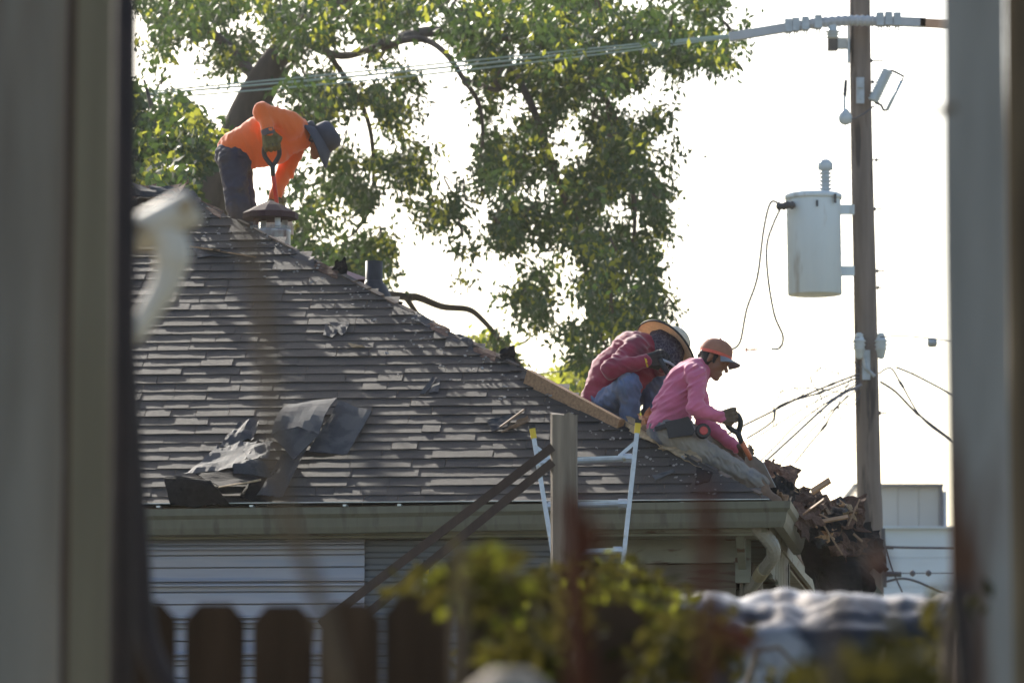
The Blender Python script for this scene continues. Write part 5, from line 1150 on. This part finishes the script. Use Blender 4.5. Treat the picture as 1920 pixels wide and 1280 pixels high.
board(203, 240, 'thin dark fence slat beside the rusty post', M['rust'], Y=9.5)
b = MB(); q = P(232, 640, 8.1); b.lathe([(.0185, 0.4), (.018, 3.4)], (q.x, q.y, 0), n=12); tag(b.build('rusty_post', M['rust'], origin=(q.x, q.y, 0), smooth=True), 'dark rusty pipe post next to the left fence boards', 'post')
bpt = [P(236, 560, 9.2), P(250, 800, 9.2), P(262, 1000, 9.2), P(270, 1150, 9.2), P(285, 1230, 9.2), P(320, 1300, 9.2)]
b = MB(); b.tube(smooth_path(bpt, 4), [.011 + .0006 * i for i in range(21)], 10); tag(b.build('dark_hose', M['rust'], origin=bpt[-1], smooth=True), 'dark drooping hose thickening toward the bottom left', 'hose')
# PVC fitting
Yp = 8.4; pv = thing('pvc_fitting', 'dirty white plastic pipe elbow poking out by the left boards', 'pipe', P(310, 430, Yp))
b = MB(); b.tube([P(225, 462, Yp), P(262, 440, Yp), P(264, 438, Yp), P(352, 392, Yp), P(366, 384, Yp)], [.0235, .0235, .029, .029, .025], 16); b.build('socket', M['pvc'], pv, True)
b = MB(); b.tube(smooth_path([P(290, 425, Yp), P(318, 455, Yp), P(322, 490, Yp), P(308, 540, Yp), P(286, 575, Yp), P(262, 615, Yp), P(238, 640, Yp)], 4), [.0275] * 9 + [.023 - .0007 * i for i in range(16)], 14); b.build('elbow', M['pvc'], pv, True)
b = MB(); b.lathe([(.012, 0), (.012, .004)], P(348, 386, Yp - .030), (0, -1, .3), n=12); b.build('screw_hole', M['fibre'], pv); b = MB(); b.lathe([(.010, 0), (.010, .004)], P(262, 430, Yp - .030), (0, -1, .3), n=12); b.build('screw_hole', M['fibre'], pv)
def twig(pts, Y, r, m, label, group=None):
    p_ = [P(a, c, Y) for a, c in pts]; b = MB(); b.tube(smooth_path(p_, 4), r, 8); return tag(b.build('vine_stem', m, origin=p_[0], smooth=True), label, 'stem', group)
VG = 'blurred vine stems close to the camera'
twig([(448, 395), (470, 470), (492, 560), (505, 720), (520, 880), (548, 985), (600, 1130), (640, 1300)], 4.6, .006, M['stem'], 'long brown vine stem slanting down across the roof', VG)
twig([(1322, 905), (1328, 1000), (1326, 1100), (1330, 1300)], 4.2, .007, M['stem_red'], 'reddish stem standing before the right end of the gutter', VG)
twig([(1075, 930), (1082, 1010), (1080, 1100), (1090, 1300)], 4.6, .010, M['stem_red'], 'reddish stem in front of the weathered post', VG)
twig([(860, 1010), (865, 1100), (862, 1300)], 5.0, .005, M['stem'], 'brown stem left of the second ladder tip', VG)
twig([(1568, 1100), (1566, 1200), (1570, 1320)], 4.6, .006, M['rust'], 'dark stem in front of the covered stack', VG)
twig([(1790, 1090), (1800, 1180), (1810, 1300)], 5.0, .012, M['rust'], 'dark stem at the foot of the right fence board', VG)
twig([(1742, 206), (1760, 208), (1790, 200)], 7.0, .006, M['stem'], 'short brown twig sticking out of the right fence board', VG)
def dleaf(px, py, Y, s, label):
    p = P(px, py, Y); r_ = random.Random(px); V = []; a = r_.uniform(0, 6)
    for k in range(10):
        t = 2 * math.pi * k / 10; x, z = math.cos(t) * s * .55, math.sin(t) * s; V.append(p + Vector((x * math.cos(a) - z * math.sin(a), .01 * math.sin(3 * t), x * math.sin(a) + z * math.cos(a))))
    b = MB(); b.prism(V, Vector((0, .001, 0))); tag(b.build('dry_leaf', M['leaf_dry'], origin=p), label, 'leaf', 'dry leaves close to the camera')
dleaf(1648, 1055, 5.0, .016, 'orange dry leaf before the foot of the utility pole')
dleaf(1100, 1020, 4.6, .022, 'reddish dry leaf on the stem before the post')
dleaf(1385, 1190, 5.0, .022, 'brown dry leaf before the covered stack')
b = MB(); q = P(955, 1275, 6.0); b.tube([q + Vector((-.01, .02, -.9)), q + Vector((0, .02, -.04)), q + Vector((0, .02, -.012)), q + Vector((0, .02, .012))], [.062, .06, .05, .02], 16); tag(b.build('rounded_post', M['stone'], origin=(q.x, q.y, q.z - .9), smooth=True), 'pale rounded post top at the bottom of the view', 'post')

# ------------------------------------------------------------------ added thin volume standing in for lens glare
hz = MB(); hz.box((0, 0, 8.0), (3100, 3100, 9.0)); hzo = hz.build('haze', M['slate']); hzo.data.materials.clear()
hm = bpy.data.materials.new('dusty_air'); hm.use_nodes = True; ht = hm.node_tree
ht.nodes.remove(ht.nodes['Principled BSDF']); pv_ = ht.nodes.new('ShaderNodeVolumePrincipled')
pv_.inputs['Color'].default_value = (0.95, 0.92, 0.88, 1); pv_.inputs['Density'].default_value = 0.00014; pv_.inputs['Anisotropy'].default_value = 0.65
ht.links.new(pv_.outputs[0], ht.nodes['Material Output'].inputs['Volume']); hzo.data.materials.append(hm)
tag(hzo, kind='stuff')
